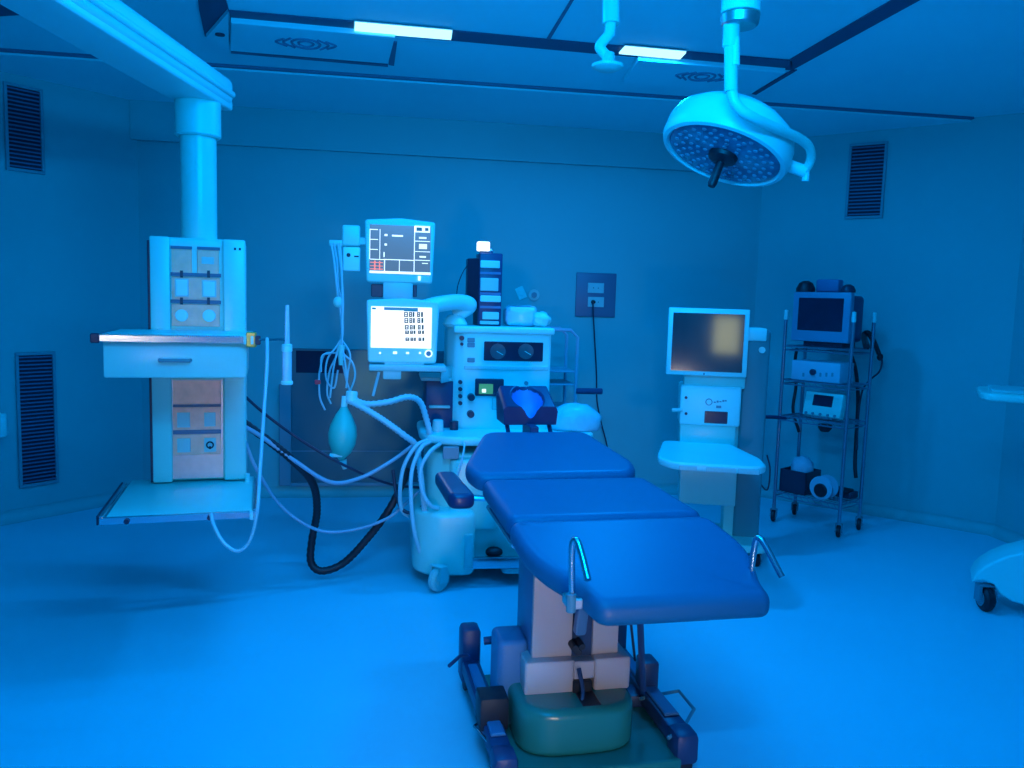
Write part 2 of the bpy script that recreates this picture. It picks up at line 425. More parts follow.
P = [on_y(593, 302, YB-.03)] + [on_y(x, y, Y) for x, y, Y in ((593, 304, YB-.075), (593.5, 318, YB-.07), (595, 345, YB-.03), (596.5, 375, YB-.02), (597, 400, YB-.02), (601, 422, YB-.03), (607, 446, YB-.05), (609, 470, YB-.07))]
P.append(np.array([P[-1][0]+.05, YB-.15, .02]))
t = MB().tube(P, .006, 8).build('power_cord', DARK); tag(t, 'thin dark power cord hanging from the wall socket', 'cord')  # power cord plugged into the wall socket
MB().cyl(P[0], P[0]+np.array([0, -.035, 0]), .017, .013).build('plug', BLACK, t)
F = wallfr(533, 295)
t = thing('wall_outlet', 'small round gas outlet on the back wall right of the dark module stack', 'wall outlet', F)
c = F.y(534, 295, -.02); MB().cyl((c[0], -.001, c[2]), (c[0], -.02, c[2]), .047, bev=.004).build('plate', PALE, t)
MB().cyl((c[0], -.0205, c[2]), (c[0], -.035, c[2]), .022).build('valve', GREY, t)
c = F.y(521, 293, -.01)
o = MB().box(-.035, .035, -.012, -.001, -.05, .05, .004, 1, Matrix.Translation((c[0], 0, c[2])) @ Matrix.Rotation(-.45, 4, 'Y')).box(-.02, .02, -.02, -.012, -.02, .02, .004, 1, Matrix.Translation((c[0], 0, c[2]))).build('wall_tag', WHITE)
o.location = tuple(F.o); tag(o, 'small tilted white tag on the back wall left of the round gas outlet', 'tag')

# ------------------------------------------------------------------ ceiling pendant
p0 = at(198, 400, 3.95); PD = Fr(p0[:2], 8.3)
t = pend = thing('ceiling_pendant', 'tall pale medical pendant on ceiling arm with sockets, drawer and two shelves', 'pendant', PD)
# head body, pillars
a, b, zb, zt = PD.rect(150, 238, 246, 481, 0)
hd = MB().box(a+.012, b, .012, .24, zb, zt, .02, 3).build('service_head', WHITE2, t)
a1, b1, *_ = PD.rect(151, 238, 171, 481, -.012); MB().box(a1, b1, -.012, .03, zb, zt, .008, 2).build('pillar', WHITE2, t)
a1, b1, *_ = PD.rect(223, 238, 246, 481, -.012); MB().box(a1, b1, -.012, .03, zb, zt, .012, 3).build('pillar', WHITE2, t)
MB().box(a-.006, a+.012, .0, .22, zb, zt-.02, .003, 1).build('side_rail', DARK, t)
c = PD.y(237, 249, -.013); ms = MB()
for k in (-.014, .008): ms.box(c[0]+k, c[0]+k+.01, -.016, -.011, c[2]-.006, c[2]+.006)
ms.build('badge', DARK, t)
a1, b1, c1_, d1 = PD.rect(171, 245, 223, 328, .004)
up = MB().box(a1, b1, .004, .02, c1_, d1).build('socket_panel', WHITE2, t)
def psock(par, x0, y0, x1, y1, m, ly, dep, name, bev=.003):
    return pxbox(PD, x0, y0, x1, y1, ly, dep, bev, 1).build(name, m, par)
for (x0, y0, x1, y1) in ((171.5, 249, 192, 273), (197, 250, 219, 274)): 
    o = psock(up, x0, y0, x1, y1, WARMREFL, -.002, .008, 'blank_plate')
psock(up, 201.5, 257, 214, 264, PALE, -.0045, .004, 'plate_label', .001)
for y0, y1 in ((277, 300), (304, 326.5)): psock(up, 171.5, y0, 220, y1, WARMREFL, -.002, .008, 'socket_plate')
for y in (275, 302): psock(up, 170.5, y-2, 221, y+1.5, TRIMC, -.006, .01, 'divider', .001)
psock(up, 170.5, 246, 192, 249, TRIMC, -.004, .01, 'divider', .001); psock(up, 197, 247, 220, 250, TRIMC, -.004, .01, 'divider', .001)
for y in (274, 301):
    for x in (181.5, 208.5): psock(up, x-1.5, y-3.5, x+1.5, y+3.5, DARK, -.008, .004, 'latch', .001)
for (x0, y0, x1, y1) in ((176, 280, 187.5, 295.5), (203, 281.5, 215, 296)):
    o = psock(up, x0-1.2, y0-1.2, x1+1.2, y1+1.2, PALE, -.005, .004, 'power_socket', .001)
    psock(up, x0, y0, x1, y1, WHITE, -.008, .004, 'socket_face', .002)
for (x0, y0, x1, y1) in ((175.5, 308, 187.5, 323), (203, 308.5, 215, 323)):
    e = PD.rect(x0, y0, x1, y1, -.012); cx, cz = (e[0]+e[1])/2, (e[2]+e[3])/2
    MB().cyl((cx, -.001, cz), (cx, -.014, cz), (e[1]-e[0])*.55, bev=.003).build('gas_outlet', WHITE, up)
a1, b1, c1_, d1 = PD.rect(171.5, 380, 223, 478, .004)
lo = MB().box(a1, b1, .002, .02, c1_, d1).build('socket_panel', STEEL, t)
psock(lo, 173, 381, 221, 404, WARMREFL, -.002, .005, 'blank_plate'); psock(lo, 173, 407, 221, 430, WARMREFL, -.002, .005, 'socket_plate')
psock(lo, 173, 434, 221, 455, WARMREFL, -.002, .005, 'socket_plate'); psock(lo, 173, 430, 221, 434, TRIMC, -.005, .005, 'divider', .001)
psock(lo, 173, 404.5, 221, 407, TRIMC, -.005, .005, 'divider', .001)
for (x0, y0, x1, y1) in ((177, 412.5, 190, 427.5), (204, 412.5, 215.5, 426.5), (177, 438.5, 190.5, 452.5), (204, 438, 216, 452)):
    o = psock(lo, x0, y0, x1, y1, PALE, -.006, .005, 'power_socket', .002)
    cc = PD.y((x0+x1)/2, (y0+y1)/2, -.0065)
    if x0 > 200 and y0 > 430:
        MB().ring((cc[0], -.0065, cc[2]), .015, .004, (0, 1, 0), 18, 5).box(cc[0]-.005, cc[0]+.005, -.009, -.005, cc[2]-.02, cc[2]-.006).build('socket_mark', BLACK, o)
# column + collar + arm
cc = PD.t(198, 238, 4.05); cx, cy = cc[0]+.0, .12
z0 = zt-.01
zc = PD.y(199, 138, cy)[2]; za = PD.y(199, 103, cy)[2]
wcol = (PD.y(217, 190, cy)[0]-PD.y(180, 190, cy)[0])/2; ccx = (PD.y(217, 190, cy)[0]+PD.y(180, 190, cy)[0])/2
MB().cyl((ccx, cy, z0), (ccx, cy, zc+.02), wcol, n=40).box(ccx-.004, ccx+.004, cy-wcol-.002, cy-wcol+.02, z0, zc).build('column', WHITE2, t, 30)
MB().cyl((ccx, cy, zc), (ccx, cy, za+.02), wcol*1.26, n=40, bev=.008).build('collar', WHITE2, t, 30)
# beam runs toward the photographer, nearly along the sight line
wo = PD.R @ np.array([ccx, cy, 0])+PD.o; hdg = R_(10.2)
ang = -hdg-R_(PD.deg)
MBm = Matrix.Translation((ccx, cy, za)) @ Matrix.Rotation(ang, 4, 'Z')
bm_ = MB().box(-.125, .125, -2.6, .15, .02, .15, .035, 4, MBm)
bm_.box(-.11, .11, -2.58, .17, .0, .05, .012, 3, MBm); bm_.box(-.14, .14, -2.6, .13, .055, .085, .012, 3, MBm)
bm_.build('ceiling_arm', WHITE, t, 40)
MB().cyl(MBm @ Vector((0, -2.35, .14)), MBm @ Vector((0, -2.35, HC-za-.001)), .14, n=32).build('ceiling_mount', WHITE2, t)
# upper shelf with drawer
YF = -.50
a, b, c, d = PD.rect(99, 330, 252, 343, YF)
zs = PD.y(175, 338, YF)[2]
MB().box(a, b, YF, .0, zs-.02, zs+.012, .006, 2).build('shelf', WHITE2, t)
r = MB().box(a-.008, b+.012, YF-.018, YF-.003, zs-.02, zs+.012, .003, 1)
r.box(a-.012, a-.001, YF-.01, .0, zs-.02, zs+.012, .003, 1).box(b, b+.012, YF-.01, .0, zs-.02, zs+.012, .003, 1)
rl = r.build('equipment_rail', CHROME, t)
for x in (a-.012, b+.02): MB().box(x-.018, x+.016, YF-.024, YF+.003, zs-.024, zs+.016, .004, 1).build('rail_end', DARK, rl)
for x in (b-.035, b-.005): MB().box(x, x+.012, YF-.026, YF-.016, zs-.022, zs+.014, .002, 1).build('rail_clamp', WHITE, rl)
a, b, c, d = PD.rect(103, 346, 247, 378, YF+.02)
dr = MB().box(a, b, YF+.02, -.02, c, zs-.02, .008, 2).build('drawer', WHITE2, t)
e = PD.rect(159, 357, 190, 364, YF); hz = (e[2]+e[3])/2
MB().tube([(e[0], YF+.022, hz), (e[0], YF-.005, hz), (e[1], YF-.005, hz), (e[1], YF+.022, hz)], .008, 8, False).build('drawer_handle', GREY, dr)
# lower shelf
zl = PD.y(205, 482, 0)[2]; f_ = PD.z(176, 515, zl); YL = f_[1]
x0_, x1_ = PD.z(107, 515, zl)[0], PD.z(252, 513, zl)[0]
MB().box(x0_, x1_, YL, .10, zl-.02, zl, .005, 2).build('shelf', WHITE2, t)
r = MB().box(x0_-.02, x1_+.015, YL-.018, YL-.002, zl-.026, zl+.006, .003, 1)
r.box(x0_-.022, x0_-.004, YL-.01, .0, zl-.02, zl+.012, .003, 1).box(x1_+.002, x1_+.016, YL-.01, .0, zl-.02, zl+.012, .003, 1)
rl = r.build('equipment_rail', CHROME, t)
MB().box(x0_-.03, x0_-.022, YL-.01, .0, zl-.026, zl+.014, .002, 1).build('rail_cover', DARK, rl)
for x in (x0_+.085, x1_-.17): MB().cyl((x, YL-.018, zl-.012), (x, YL-.03, zl-.012), .011, n=12).build('rail_knob', DARK, rl)
MB().box(x1_-.01, x1_+.004, YL-.026, YL-.016, zl-.03, zl+.01, .002, 1).build('rail_clamp', WHITE, rl)
MB().cyl((x1_-.03, -.02, zl-.005), (x1_-.03, -.02, zl+.04), .012, n=10).build('peg', WHITE, t)
def PW(v): return PD.R @ np.array(v, float)+PD.o

# flowmeter hanging off the shelf rail
up_end = PW((b+.03, YF, zs)); tf = 3.45
G = Fr(at(287, 350, tf)[:2], 0)
t = thing('flowmeter', 'slim clear suction flowmeter with small jar hanging right of the pendant shelf', 'flowmeter', G)
q = [G.t(287, y, tf) for y in (305, 344, 347, 352, 353, 381, 385)]
MB().cyl((0, 0, q[1][2]), (0, 0, q[0][2]), .011, .008, 16).build('glass_tube', PLBAG, t)
MB().cyl((0, 0, q[3][2]), (0, 0, q[1][2]), .022, n=20, bev=.004).build('cap', WHITE, t)
MB().cyl((0, 0, q[5][2]), (0, 0, q[3][2]), .02, n=20).build('jar', PLBAG, t)
MB().cyl((0, 0, q[6][2]), (0, 0, q[5][2]), .025, n=20, bev=.003).build('jar_base', WHITE, t)
e = G.R.T @ (up_end-G.o)
MB().tube([e, (e[0]*.5, e[1]*.5, e[2]), (-.01, 0, q[2][2]+.03), (0, 0, q[2][2])], .006, 8).build('bracket_arm', CHROME, t)
MB().box(e[0]-.03, e[0]+.01, e[1]-.025, e[1]+.015, e[2]-.035, e[2]+.03, .004, 1).build('rail_clamp', YEL, t)

# hoses around the pendant
def hose(name, label, pts, r, m, cat='hose', corr=0, group=None, n=8):
    o = MB().tube([at(x, y, t_) for x, y, t_ in pts], r, n, True, 8, None, corr).build(name, m, None, 60); return tag(o, label, cat, group)
hose('suction_hose', 'thin pale hose looping from the upper pendant rail down under the lower shelf', [(267, 338, 3.43), (267, 365, 3.4), (264, 410, 3.36), (260, 470, 3.3), (257, 512, 3.25), (250, 540, 3.25), (238, 551, 3.25), (224, 543, 3.25), (214, 526, 3.27), (211, 514, 3.32)], .0075, HOSE)
hose('supply_hose', 'thick black supply hose sagging from the pendant to the floor beside the anaesthesia machine', [(240, 420, 4.06), (262, 436, 4.12), (290, 458, 4.2), (312, 482, 4.35), (317, 510, 4.5), (312, 540, 4.55), (311, 562, 4.56), (322, 571, 4.56), (345, 562, 4.6), (372, 533, 4.62), (390, 508, 4.62), (402, 484, 4.65), (408, 470, 4.72)], .021, BLACK, corr=.06, n=10)
hose('gas_hose', 'pale gas hose sagging between the pendant and the machine above the black hose', [(240, 424, 4.02), (262, 437, 4.1), (295, 461, 4.2), (330, 482, 4.3), (360, 478, 4.4), (390, 462, 4.45), (412, 446, 4.55)], .011, CABLE)
hose('power_cable', 'long pale cable drooping low between the pendant and the machine base', [(243, 436, 4.04), (257, 470, 4.1), (283, 508, 4.25), (318, 530, 4.35), (352, 530, 4.45), (386, 519, 4.55), (404, 505, 4.62), (420, 490, 4.72)], .009, CABLE, 'cable')
hose('data_cable', 'thin dark cable stretched highest between the pendant and the machine', [(240, 392, 4.1), (270, 418, 4.2), (310, 446, 4.3), (350, 468, 4.4), (390, 484, 4.6), (424, 488, 4.75)], .008, DARK, 'cable')
hose('coiled_cable', 'dark cable looped at the left side of the machine under the white hoses', [(393, 470, 4.6), (396, 492, 4.58), (402, 509, 4.55), (414, 513, 4.55), (424, 505, 4.6), (436, 496, 4.75)], .01, DARK, 'cable')

# ------------------------------------------------------------------ anaesthesia machine
MA = Fr((.62, 4.75), 0)
t = am = thing('anaesthesia_machine', 'large white anaesthesia machine on casters with gauges, table and swivel display', 'anaesthesia machine', MA)
g = lambda x, y, ly: MA.y(x, y, ly)
# base
yb0 = -.42
a = g(413, 560, yb0)[0]; b = a+.86
zt_ = g(450, 535, yb0)[2]
bz0 = g(450, 577, yb0)[2]; bz1 = g(440, 525, yb0)[2]
MB().prism(roundpoly([(a, yb0+.10), (a+.10, yb0), (a+.345, yb0), (a+.345, .35), (a, .35)], .07, 6), bz0, bz1+.06, .03, 4).build('base_foot', WHITE2, t, 50)
MB().prism(roundpoly([(a+.33, yb0+.14), (b, yb0+.14), (b, .35), (a+.33, .35)], .06, 6), bz0+.01, bz0+.06, .012, 3).build('base_plate', PALE, t, 50)
MB().prism(roundpoly([(a+.5, yb0+.02), (b-.03, yb0+.02), (b-.03, yb0+.2), (a+.5, yb0+.2)], .04), bz0+.0, bz0+.035, .008, 2).build('foot_rest', PALE, t, 50)
e = MA.rect(471, 557, 524, 568, yb0+.03); MB().box(e[0]-.03, e[1]+.12, yb0+.015, yb0+.05, e[2], e[3], .006, 2).build('brake_bar', CHROME, t)
e = MA.rect(464, 534, 473, 570, yb0-.0); MB().box(e[0], e[1], yb0-.012, yb0+.15, e[2], e[3], .008, 2).build('brake_post', PALE, t)
e = MA.rect(486, 547, 502, 557, yb0+.1); MB().blob(((e[0]+e[1])/2, yb0+.1, (e[2]+e[3])/2), .05, .04, .03).build('pedal', BLACK, t)
# lower body
zl0, zl1 = bz0+.05, g(450, 452, -.22)[2]
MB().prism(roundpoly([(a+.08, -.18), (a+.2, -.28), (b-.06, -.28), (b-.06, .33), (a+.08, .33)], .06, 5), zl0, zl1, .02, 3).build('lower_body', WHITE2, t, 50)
MB().prism(roundpoly([(a+.2, -.33), (a+.48, -.33), (a+.48, -.2), (a+.2, -.2)], .05, 5), zl0+.18, zl1-.02, .025, 3).build('drawer_front', WHITE2, t, 50)
e = MA.rect(443, 447, 459, 459, -.335); MB().box(e[0], e[1], -.338, -.3, e[2], e[3], .003, 1).build('drawer_label', GREY, t)
# tabletop
zt1 = g(470, 437, -.30)[2]
xa, xb = g(420, 437, -.25)[0], g(597, 437, -.2)[0]
MB().prism(roundpoly([(xa+.03, -.22), (xa+.18, -.32), (xb-.25, -.32), (xb, -.16), (xb, .34), (xa, .34), (xa, -.1)], .07, 6), zt1-.05, zt1, .018, 3).build('tabletop', WHITE, t, 50)
# cabinet
yc = -.02
e = MA.rect(458, 327, 551, 412, yc)
cabx0, cabx1 = e[0], e[1]; cz0 = zt1-.01; cz1 = g(505, 329, yc)[2]
cab = MB().prism(roundpoly([(cabx0-.02, yc+.03), (cabx0+.03, yc), (cabx1, yc), (cabx1, .36), (cabx0-.06, .36), (cabx0-.06, .12)], .03, 4), cz0, cz1, .012, 3).build('cabinet', WHITE, t, 50)
e = MA.rect(454, 325, 555, 333, yc-.015); MB().box(e[0], e[1], yc-.02, .37, cz1-.03, cz1+.012, .012, 3).build('cabinet_top', WHITE, t)
e = MA.rect(484, 342, 543, 361, yc-.004); gw = MB().box(e[0], e[1], yc-.008, yc+.01, e[2], e[3], .004, 1).build('gauge_window', SCROFF2, cab)
for x in (498, 526):
    c = g(x, 351.5, yc-.009); R0 = .054
    o = MB().cyl((c[0], yc-.008, c[2]), (c[0], yc-.012, c[2]), R0*.85, n=24).build('gauge_dial', GAUGE, cab)
    n_ = MB().box(-.003, .04, -.0135, -.0115, -.002, .002, 0, 1, Matrix.Translation((c[0]-.005, yc, c[2])) @ Matrix.Rotation(.5, 4, 'Y')); n_.build('gauge_needle', WHITE, cab)
e = MA.rect(464, 366, 548, 370, yc); MB().box(e[0], e[1], yc-.012, yc+.005, e[2], e[3], .003, 1).build('cabinet_seam', PALE, cab)
for x, y, r in ((460, 338, .014), (460, 344, .009), (458.5, 382, .012), (458.5, 389, .012), (458.5, 396, .012), (458.5, 403, .012)):
    c = g(x, y, yc); MB().cyl((c[0]+.01, yc+.02, c[2]), (c[0]+.01, yc-.014, c[2]), r, n=12).build('indicator', DARK, cab)
for x, y in ((471, 340), (471, 345), (471, 360)):
    c = g(x, y, yc); MB().box(c[0]-.022, c[0]+.022, yc-.01, yc+.01, c[2]-.013, c[2]+.013, .003, 1).build('switch_block', GREY, cab)
e = MA.rect(477, 380, 503, 395, yc-.02); vp = MB().box(e[0]-.01, e[1]+.005, yc-.02, yc+.01, e[2]-.006, e[3]+.006, .005, 1).build('gas_screen', DARK, cab)
e = MA.rect(479, 384, 493, 394, yc-.022); MB().box(e[0], e[1], yc-.023, yc-.019, e[2], e[3]).build('screen', INKG, cab)
e = MA.rect(482, 389, 486, 392.5, yc-.025); MB().box(e[0], e[1], yc-.0255, yc-.022, e[2], e[3]).build('screen_figure', INKW, cab)
for x, y in ((471.5, 394), (471, 411)):
    c = g(x, y, yc-.03); MB().cyl((c[0], yc+.01, c[2]-.02), (c[0], yc-.045, c[2]-.02), .022, .02, 18, .004).build('vaporizer_knob', DARK, cab)
c = g(526, 383, yc); MB().cyl((c[0], yc+.01, c[2]), (c[0], yc-.016, c[2]), .012, n=12).build('button', GREY, cab)
e = MA.rect(492, 398, 546, 410, yc-.01); MB().box(e[0], e[1], yc-.012, yc+.01, e[2], e[3], .004, 1).build('drawer', PALE, cab)
# left open bay
e = MA.rect(425, 375, 455, 412, .1)
MB().box(e[0], cabx0-.02, .02, .34, zt1-.005, zt1+.28, .01, 2).build('absorber_bay', NAVY, t)
MB().box(e[0]-.03, cabx0-.03, .0, .34, zt1+.28, zt1+.30, .006, 2).build('bay_shelf', PALE, t)
MB().box(e[0]+.02, cabx0-.04, -.01, .03, zt1+.12, zt1+.135, .004, 1).build('bay_bar', PALE, t)
c = g(438, 420, -.12); MB().cyl((c[0], -.12, zt1-.01), (c[0], -.12, zt1+.07), .035, .03, 20, .005).build('absorber_cap', PALE, t)
c = g(438, 415, -.12); MB().cyl((c[0]+.1, -.05, zt1-.01), (c[0]+.1, -.05, zt1+.05), .025, n=16).build('port', DARK, t)
# pillow-shaped swivel arm carrying the display
YD = -.2
p1 = g(452, 322, .05); p2 = g(470, 304, .05); p3 = g(440, 304, -.1)
MB().cyl((p1[0]+.02, .08, cz1), (p1[0]+.02, .08, p1[2]+.04), .075, .06, 24, .02).build('arm_pivot', WHITE, t)
MB().tube([(p1[0]+.02, .1, p1[2]+.04), (p2[0], .08, p2[2]-.01), (p2[0]-.07, .02, p2[2]+.01), (p3[0], -.1, p3[2]), (p3[0]-.08, -.15, p3[2]-.02)], .047, 14).build('display_arm', WHITE, t, 60)
def screenset(par, F, outer, inner, ly, th, m_body, m_scr, tilt=0):
    a, b, c, d = F.rect(*outer, ly)
    o = MB().prism(roundpoly([(a+.012, c), (b-.012, c), (b, d-.015), ((a+b)/2, d), (a, d-.015)], .018, 4), 0, th, .01, 3, None, Matrix(((1, 0, 0, 0), (0, 0, 1, ly), (0, 1, 0, 0), (0, 0, 0, 1)))).build('bezel', m_body, par, 50)
    e = F.rect(*inner, ly-.001); s_ = MB().box(e[0], e[1], ly-.003, ly+.002, e[2], e[3]).build('screen', m_scr, o)
    return o, s_
dp, ds = screenset(t, MA, (366, 298, 439, 363), (371, 307, 431.5, 348), YD, .07, WHITE, SCRW)
def ink(par, F, rects, ly, m, name, sep=False):
    if sep:
        for r_ in rects: ink(par, F, [r_], ly, m, name)
        return
    k = MB()
    for x0, y0, x1, y1 in rects:
        e = F.rect(x0, y0, x1, y1, ly); k.box(e[0], e[1], ly, ly+.0012, e[2], e[3])
    k.build(name, m, par, 0)
ys = YD-.0045
ink(ds, MA, [(384, 307.5, 418, 310.5), (404, 310, 418, 311.5), (372, 307.5, 376, 309.5)], ys, mat('screen_blue_bar', (.02, .1, .2), .4, emit=(.01, .16, .28), es=1), 'title_bar')
rc = []
rows = [(312, 317), (318, 323), (325, 329.5), (330.5, 334), (337.5, 341)]
for i, (y0, y1) in enumerate(rows):
    o2 = i*.35
    for x0, x1 in ((404+o2, 408+o2), (409+o2, 412+o2), (412.6+o2, 414.5+o2), (417+o2, 420+o2), (421+o2, 423+o2)):
        rc += [(x0, y0, x1, y0+.9), (x0, (y0+y1)/2-.4, x1, (y0+y1)/2+.4), (x0, y1-1.1, x1, y1), (x0, y0, x0+1.1, y1), (x1-1.1, y0, x1, y1)]
ink(ds, MA, rc, ys, INKD, 'readout_figure')
ink(ds, MA, [(379, 352, 381, 354), (393, 351.5, 397, 354), (406, 352, 409, 354), (419, 352, 421, 354)], YD-.002, INKW, 'button_light', True)
c = g(428.5, 353.5, YD); MB().ring((c[0], YD-.004, c[2]), .017, .005, (0, 1, 0), 18, 6).build('dial_ring', INKW, dp)
MB().cyl((c[0], YD+.005, c[2]), (c[0], YD-.014, c[2]), .014, n=16).build('dial_knob', GREY, dp)
e = MA.rect(369, 365, 446, 371, YD); MB().box(e[0], e[1], YD-.03, YD+.16, e[2], e[3], .006, 2).build('display_tray', PALE, t)
e2 = MA.rect(384, 361, 424, 366, YD+.03); MB().box(e2[0], e2[1], YD+.005, YD+.05, e2[2]-.01, e2[3]+.012, .004, 1).build('tray_post', PALE, t)
MB().prism([(e[1]-.02, -.02), (e[1]-.02, -.1), (cabx0+.0, .1), (cabx0+.0, .2)], e[2]-.08, e[2]+.01, .008, 2).build('tray_bracket', PALE, t)
e = MA.rect(383, 371, 401, 379, YD); MB().box(e[0], e[1], YD-.02, YD+.05, e[2], e[3]+.005, .006, 2).build('tray_clip', PALE, t)
MB().tube([g(379, 372, YD), g(377, 380, YD), g(373, 396, YD)], .008, 8).build('pen', HOSE, t)
# casters
pc = MA.z(437, 593, 0); 
for x, y in ((pc[0]+.01, pc[1]+.03), (b-.08, yb0+.12), (a+.09, .27), (b-.08, .27)):
    caster(t, (x, y), .068, .05, R_(-50), PALE, PALE, bz0+.03)
def MW(v): return MA.R @ np.array(v, float)+MA.o

# patient monitor above the display
PM = Fr((MW((g(400, 250, YD)[0], 0, 0))[0], MA.o[1]+YD), 0)
t = thing('patient_monitor', 'patient monitor with dark grey traces screen, mounted above the white display', 'monitor', PM)
o, s_ = screenset(t, PM, (364.5, 218, 435, 283), (369.5, 225.5, 430.5, 274), 0, .09, WHITE2, SCRG)
ly = -.0045
ink(s_, PM, [(369.5, 271.5, 430.5, 274), (414.5, 226, 430, 232.5), (414, 226, 414.8, 272), (383.5, 259.5, 414, 260.3), (399, 260, 399.7, 272), (369.5, 229, 370.2, 259), (379.6, 229, 380.2, 259), (370, 229, 378, 229.8), (370, 239, 378, 239.7), (370, 249, 378, 249.7), (370, 259, 384, 259.7), (392, 235, 403, 236.6), (384.5, 234, 387.5, 236), (384.5, 243.5, 387, 245.5), (383.5, 252, 384.6, 257), (384, 260, 385, 272), (415, 241, 430, 241.7), (415, 251.4, 430, 252), (415, 260, 430, 260.7)], ly, INKW, 'trace_line')
ink(s_, PM, [(419, 237, 426.5, 238.8), (419, 244, 427, 249), (419.5, 256, 426, 257.7), (422, 263, 428, 263.8)], ly-.0002, INKY, 'readout_figure', True)
ink(s_, PM, [(416.5, 227.5, 422, 231), (425, 228, 428.5, 231)], ly-.001, INKD, 'readout_mark', True)
ink(s_, PM, [(370, 262, 383, 262.9), (370, 265.5, 383, 266.3), (370, 268.5, 383, 269.5), (374, 260.5, 375.5, 270), (379, 261, 380.2, 270)], ly-.0002, INKR, 'alarm_line')
e = PM.rect(418, 276, 420.5, 280.5, -.004); MB().box(e[0], e[1], -.006, .002, e[2], e[3]).build('brand_mark', INKW, o)
e = PM.rect(371, 284, 384, 297, .01); f2 = PM.rect(383, 284, 413, 296, 0)
MB().box(f2[0], f2[1], .005, .06, PM.y(400, 297.5, 0)[2]-.01, PM.y(400, 283, 0)[2]+.01, .006, 2).build('monitor_bracket', PALE, t)
MB().box(e[0], e[1]+.01, .03, .07, e[2], e[3], .005, 1).build('cable_box', DARK, t)
e = PM.rect(413, 285, 417, 297, .01); MB().box(e[0], e[1], .02, .06, e[2], e[3], .003, 1).build('bracket_side', DARK, t)
e = PM.rect(342, 225, 360, 246, -.01); md = MB().box(e[0], e[1], -.01, .06, e[2], e[3], .012, 3).build('sensor_module', WHITE2, t)
e3 = PM.rect(343, 247, 360, 271, -.01); MB().box(e3[0], e3[1], -.012, .05, e3[2], e3[3], .006, 2).build('module_base', WHITE, md)
c = PM.y(348.5, 255, -.014); MB().cyl((c[0], -.005, c[2]), (c[0], -.016, c[2]), .011, n=14).box(c[0]+.03, c[0]+.055, -.016, -.006, c[2]-.01, c[2]-.002).build('module_port', BLACK, md)
MB().box(e[1]-.01, PM.y(372, 240, 0)[0], .02, .05, e[2]+.01, e[2]+.05, .004, 1).build('module_arm', PALE, t)
# cable hook and hanging monitoring cables
e = PM.rect(329, 240, 343, 246, 0); hk = MB().box(e[0], e[1]+.02, .0, .03, e[2], e[3], .006, 2).build('cable_hook', WHITE2, t)
CB = Fr(PM.o[:2], 0)
t = thing('monitoring_cables', 'bundle of thin pale patient cables hanging from the hook beside the monitor', 'cables', CB)
def cpts(L): return [CB.y(x, y, l) for x, y, l in L]
for L in ([(334, 243, -.012), (337, 262, -.02), (338, 285, -.02), (341, 300, -.02), (343, 330, -.01), (341, 350, 0), (345, 375, 0), (350, 392, 0)],
          [(338, 243, -.012), (341, 270, -.02), (343, 300, -.02), (342, 330, -.015), (338, 352, -.01), (330, 370, -.01), (327, 392, 0), (331, 404, 0)],
          [(331, 243, -.012), (334, 260, -.025), (337, 290, -.025), (341, 320, -.02), (340, 350, -.02), (325, 354, -.02), (320, 370, -.02), (319, 382, -.02), (320, 398, -.01), (325, 410, 0)],
          [(340, 243, -.012), (342, 280, -.03), (342, 330, -.03), (343, 352, -.03), (352, 362, -.03), (355, 376, -.03), (350, 392, -.02)],
          [(341, 340, -.02), (336, 356, -.03), (333, 372, -.03), (330, 398, -.03)], [(342, 345, -.02), (345, 362, -.035), (347, 378, -.035)],
          [(342, 340, -.01), (350, 354, -.02), (348, 372, -.02), (346, 388, -.02)], [(341, 342, -.01), (328, 358, -.03), (326, 378, -.03), (334, 388, -.03), (338, 370, -.03)],
          [(342, 338, -.02), (332, 352, -.04), (322, 356, -.04), (321, 372, -.04)]):
    MB().tube(cpts(L), .0055, 6).build('cable', HOSE, t, 60)
c = CB.y(338, 302, -.022); MB().blob((c[0], c[1], c[2]), .026, .02, .03).build('cable_junction', WHITE2, t)
c = CB.y(341, 356, -.02); MB().cyl((c[0], c[1], c[2]-.05), (c[0], c[1], c[2]+.06), .012, .02, 12).build('cable_tie', WHITE2, t)
c = CB.y(318.5, 382, -.022); MB().box(c[0]-.02, c[0]+.012, c[1]-.01, c[1]+.01, c[2]-.012, c[2]+.012, .004, 1).build('sensor_clip', RED, t)

# module stack on the cabinet
MR = Fr(MW((g(490, 300, .05)[0], .06, 0))[:2], 0)
t = thing('module_rack', 'tall dark stack of gas modules with a lit lamp on top of the anaesthesia machine', 'module rack', MR)
ztop = MW((0, 0, cz1+.0135))[2]
e = MR.rect(479, 253, 502, 326, 0)
MB().box(e[0], e[1], 0, .22, ztop, e[3], .008, 2).build('rack_body', NAVY, t)
e4 = MR.rect(468, 258, 479, 326, .04); MB().prism([(e4[0], .1), (e[0]+.01, .02), (e[0]+.01, .21), (e4[0], .2)], ztop+.10, e4[3], .006, 2).build('rack_side', DARK, t)
MB().prism([(e4[0]+.05, .1), (e[0]+.01, .02), (e[0]+.01, .21), (e4[0]+.05, .2)], ztop, ztop+.105, .004, 1).build('rack_foot', DARK, t)
for x0, y0, x1, y1, m in ((480.5, 260.5, 500, 268, WHITE), (480.5, 278, 498.5, 291, PALE), (480.5, 295.5, 501, 302, WHITE), (482.5, 312, 499, 319.5, WHITE2), (480, 321, 499, 324.5, PALE)):
    pxbox(MR, x0, y0, x1, y1, -.014, .018, .004, 1).build('module_face', m, t)
for y in (272, 292.5, 306): pxbox(MR, 480, y, 501, y+2.5, -.006, .01, .002, 1).build('module_gap', BLUEP, t)
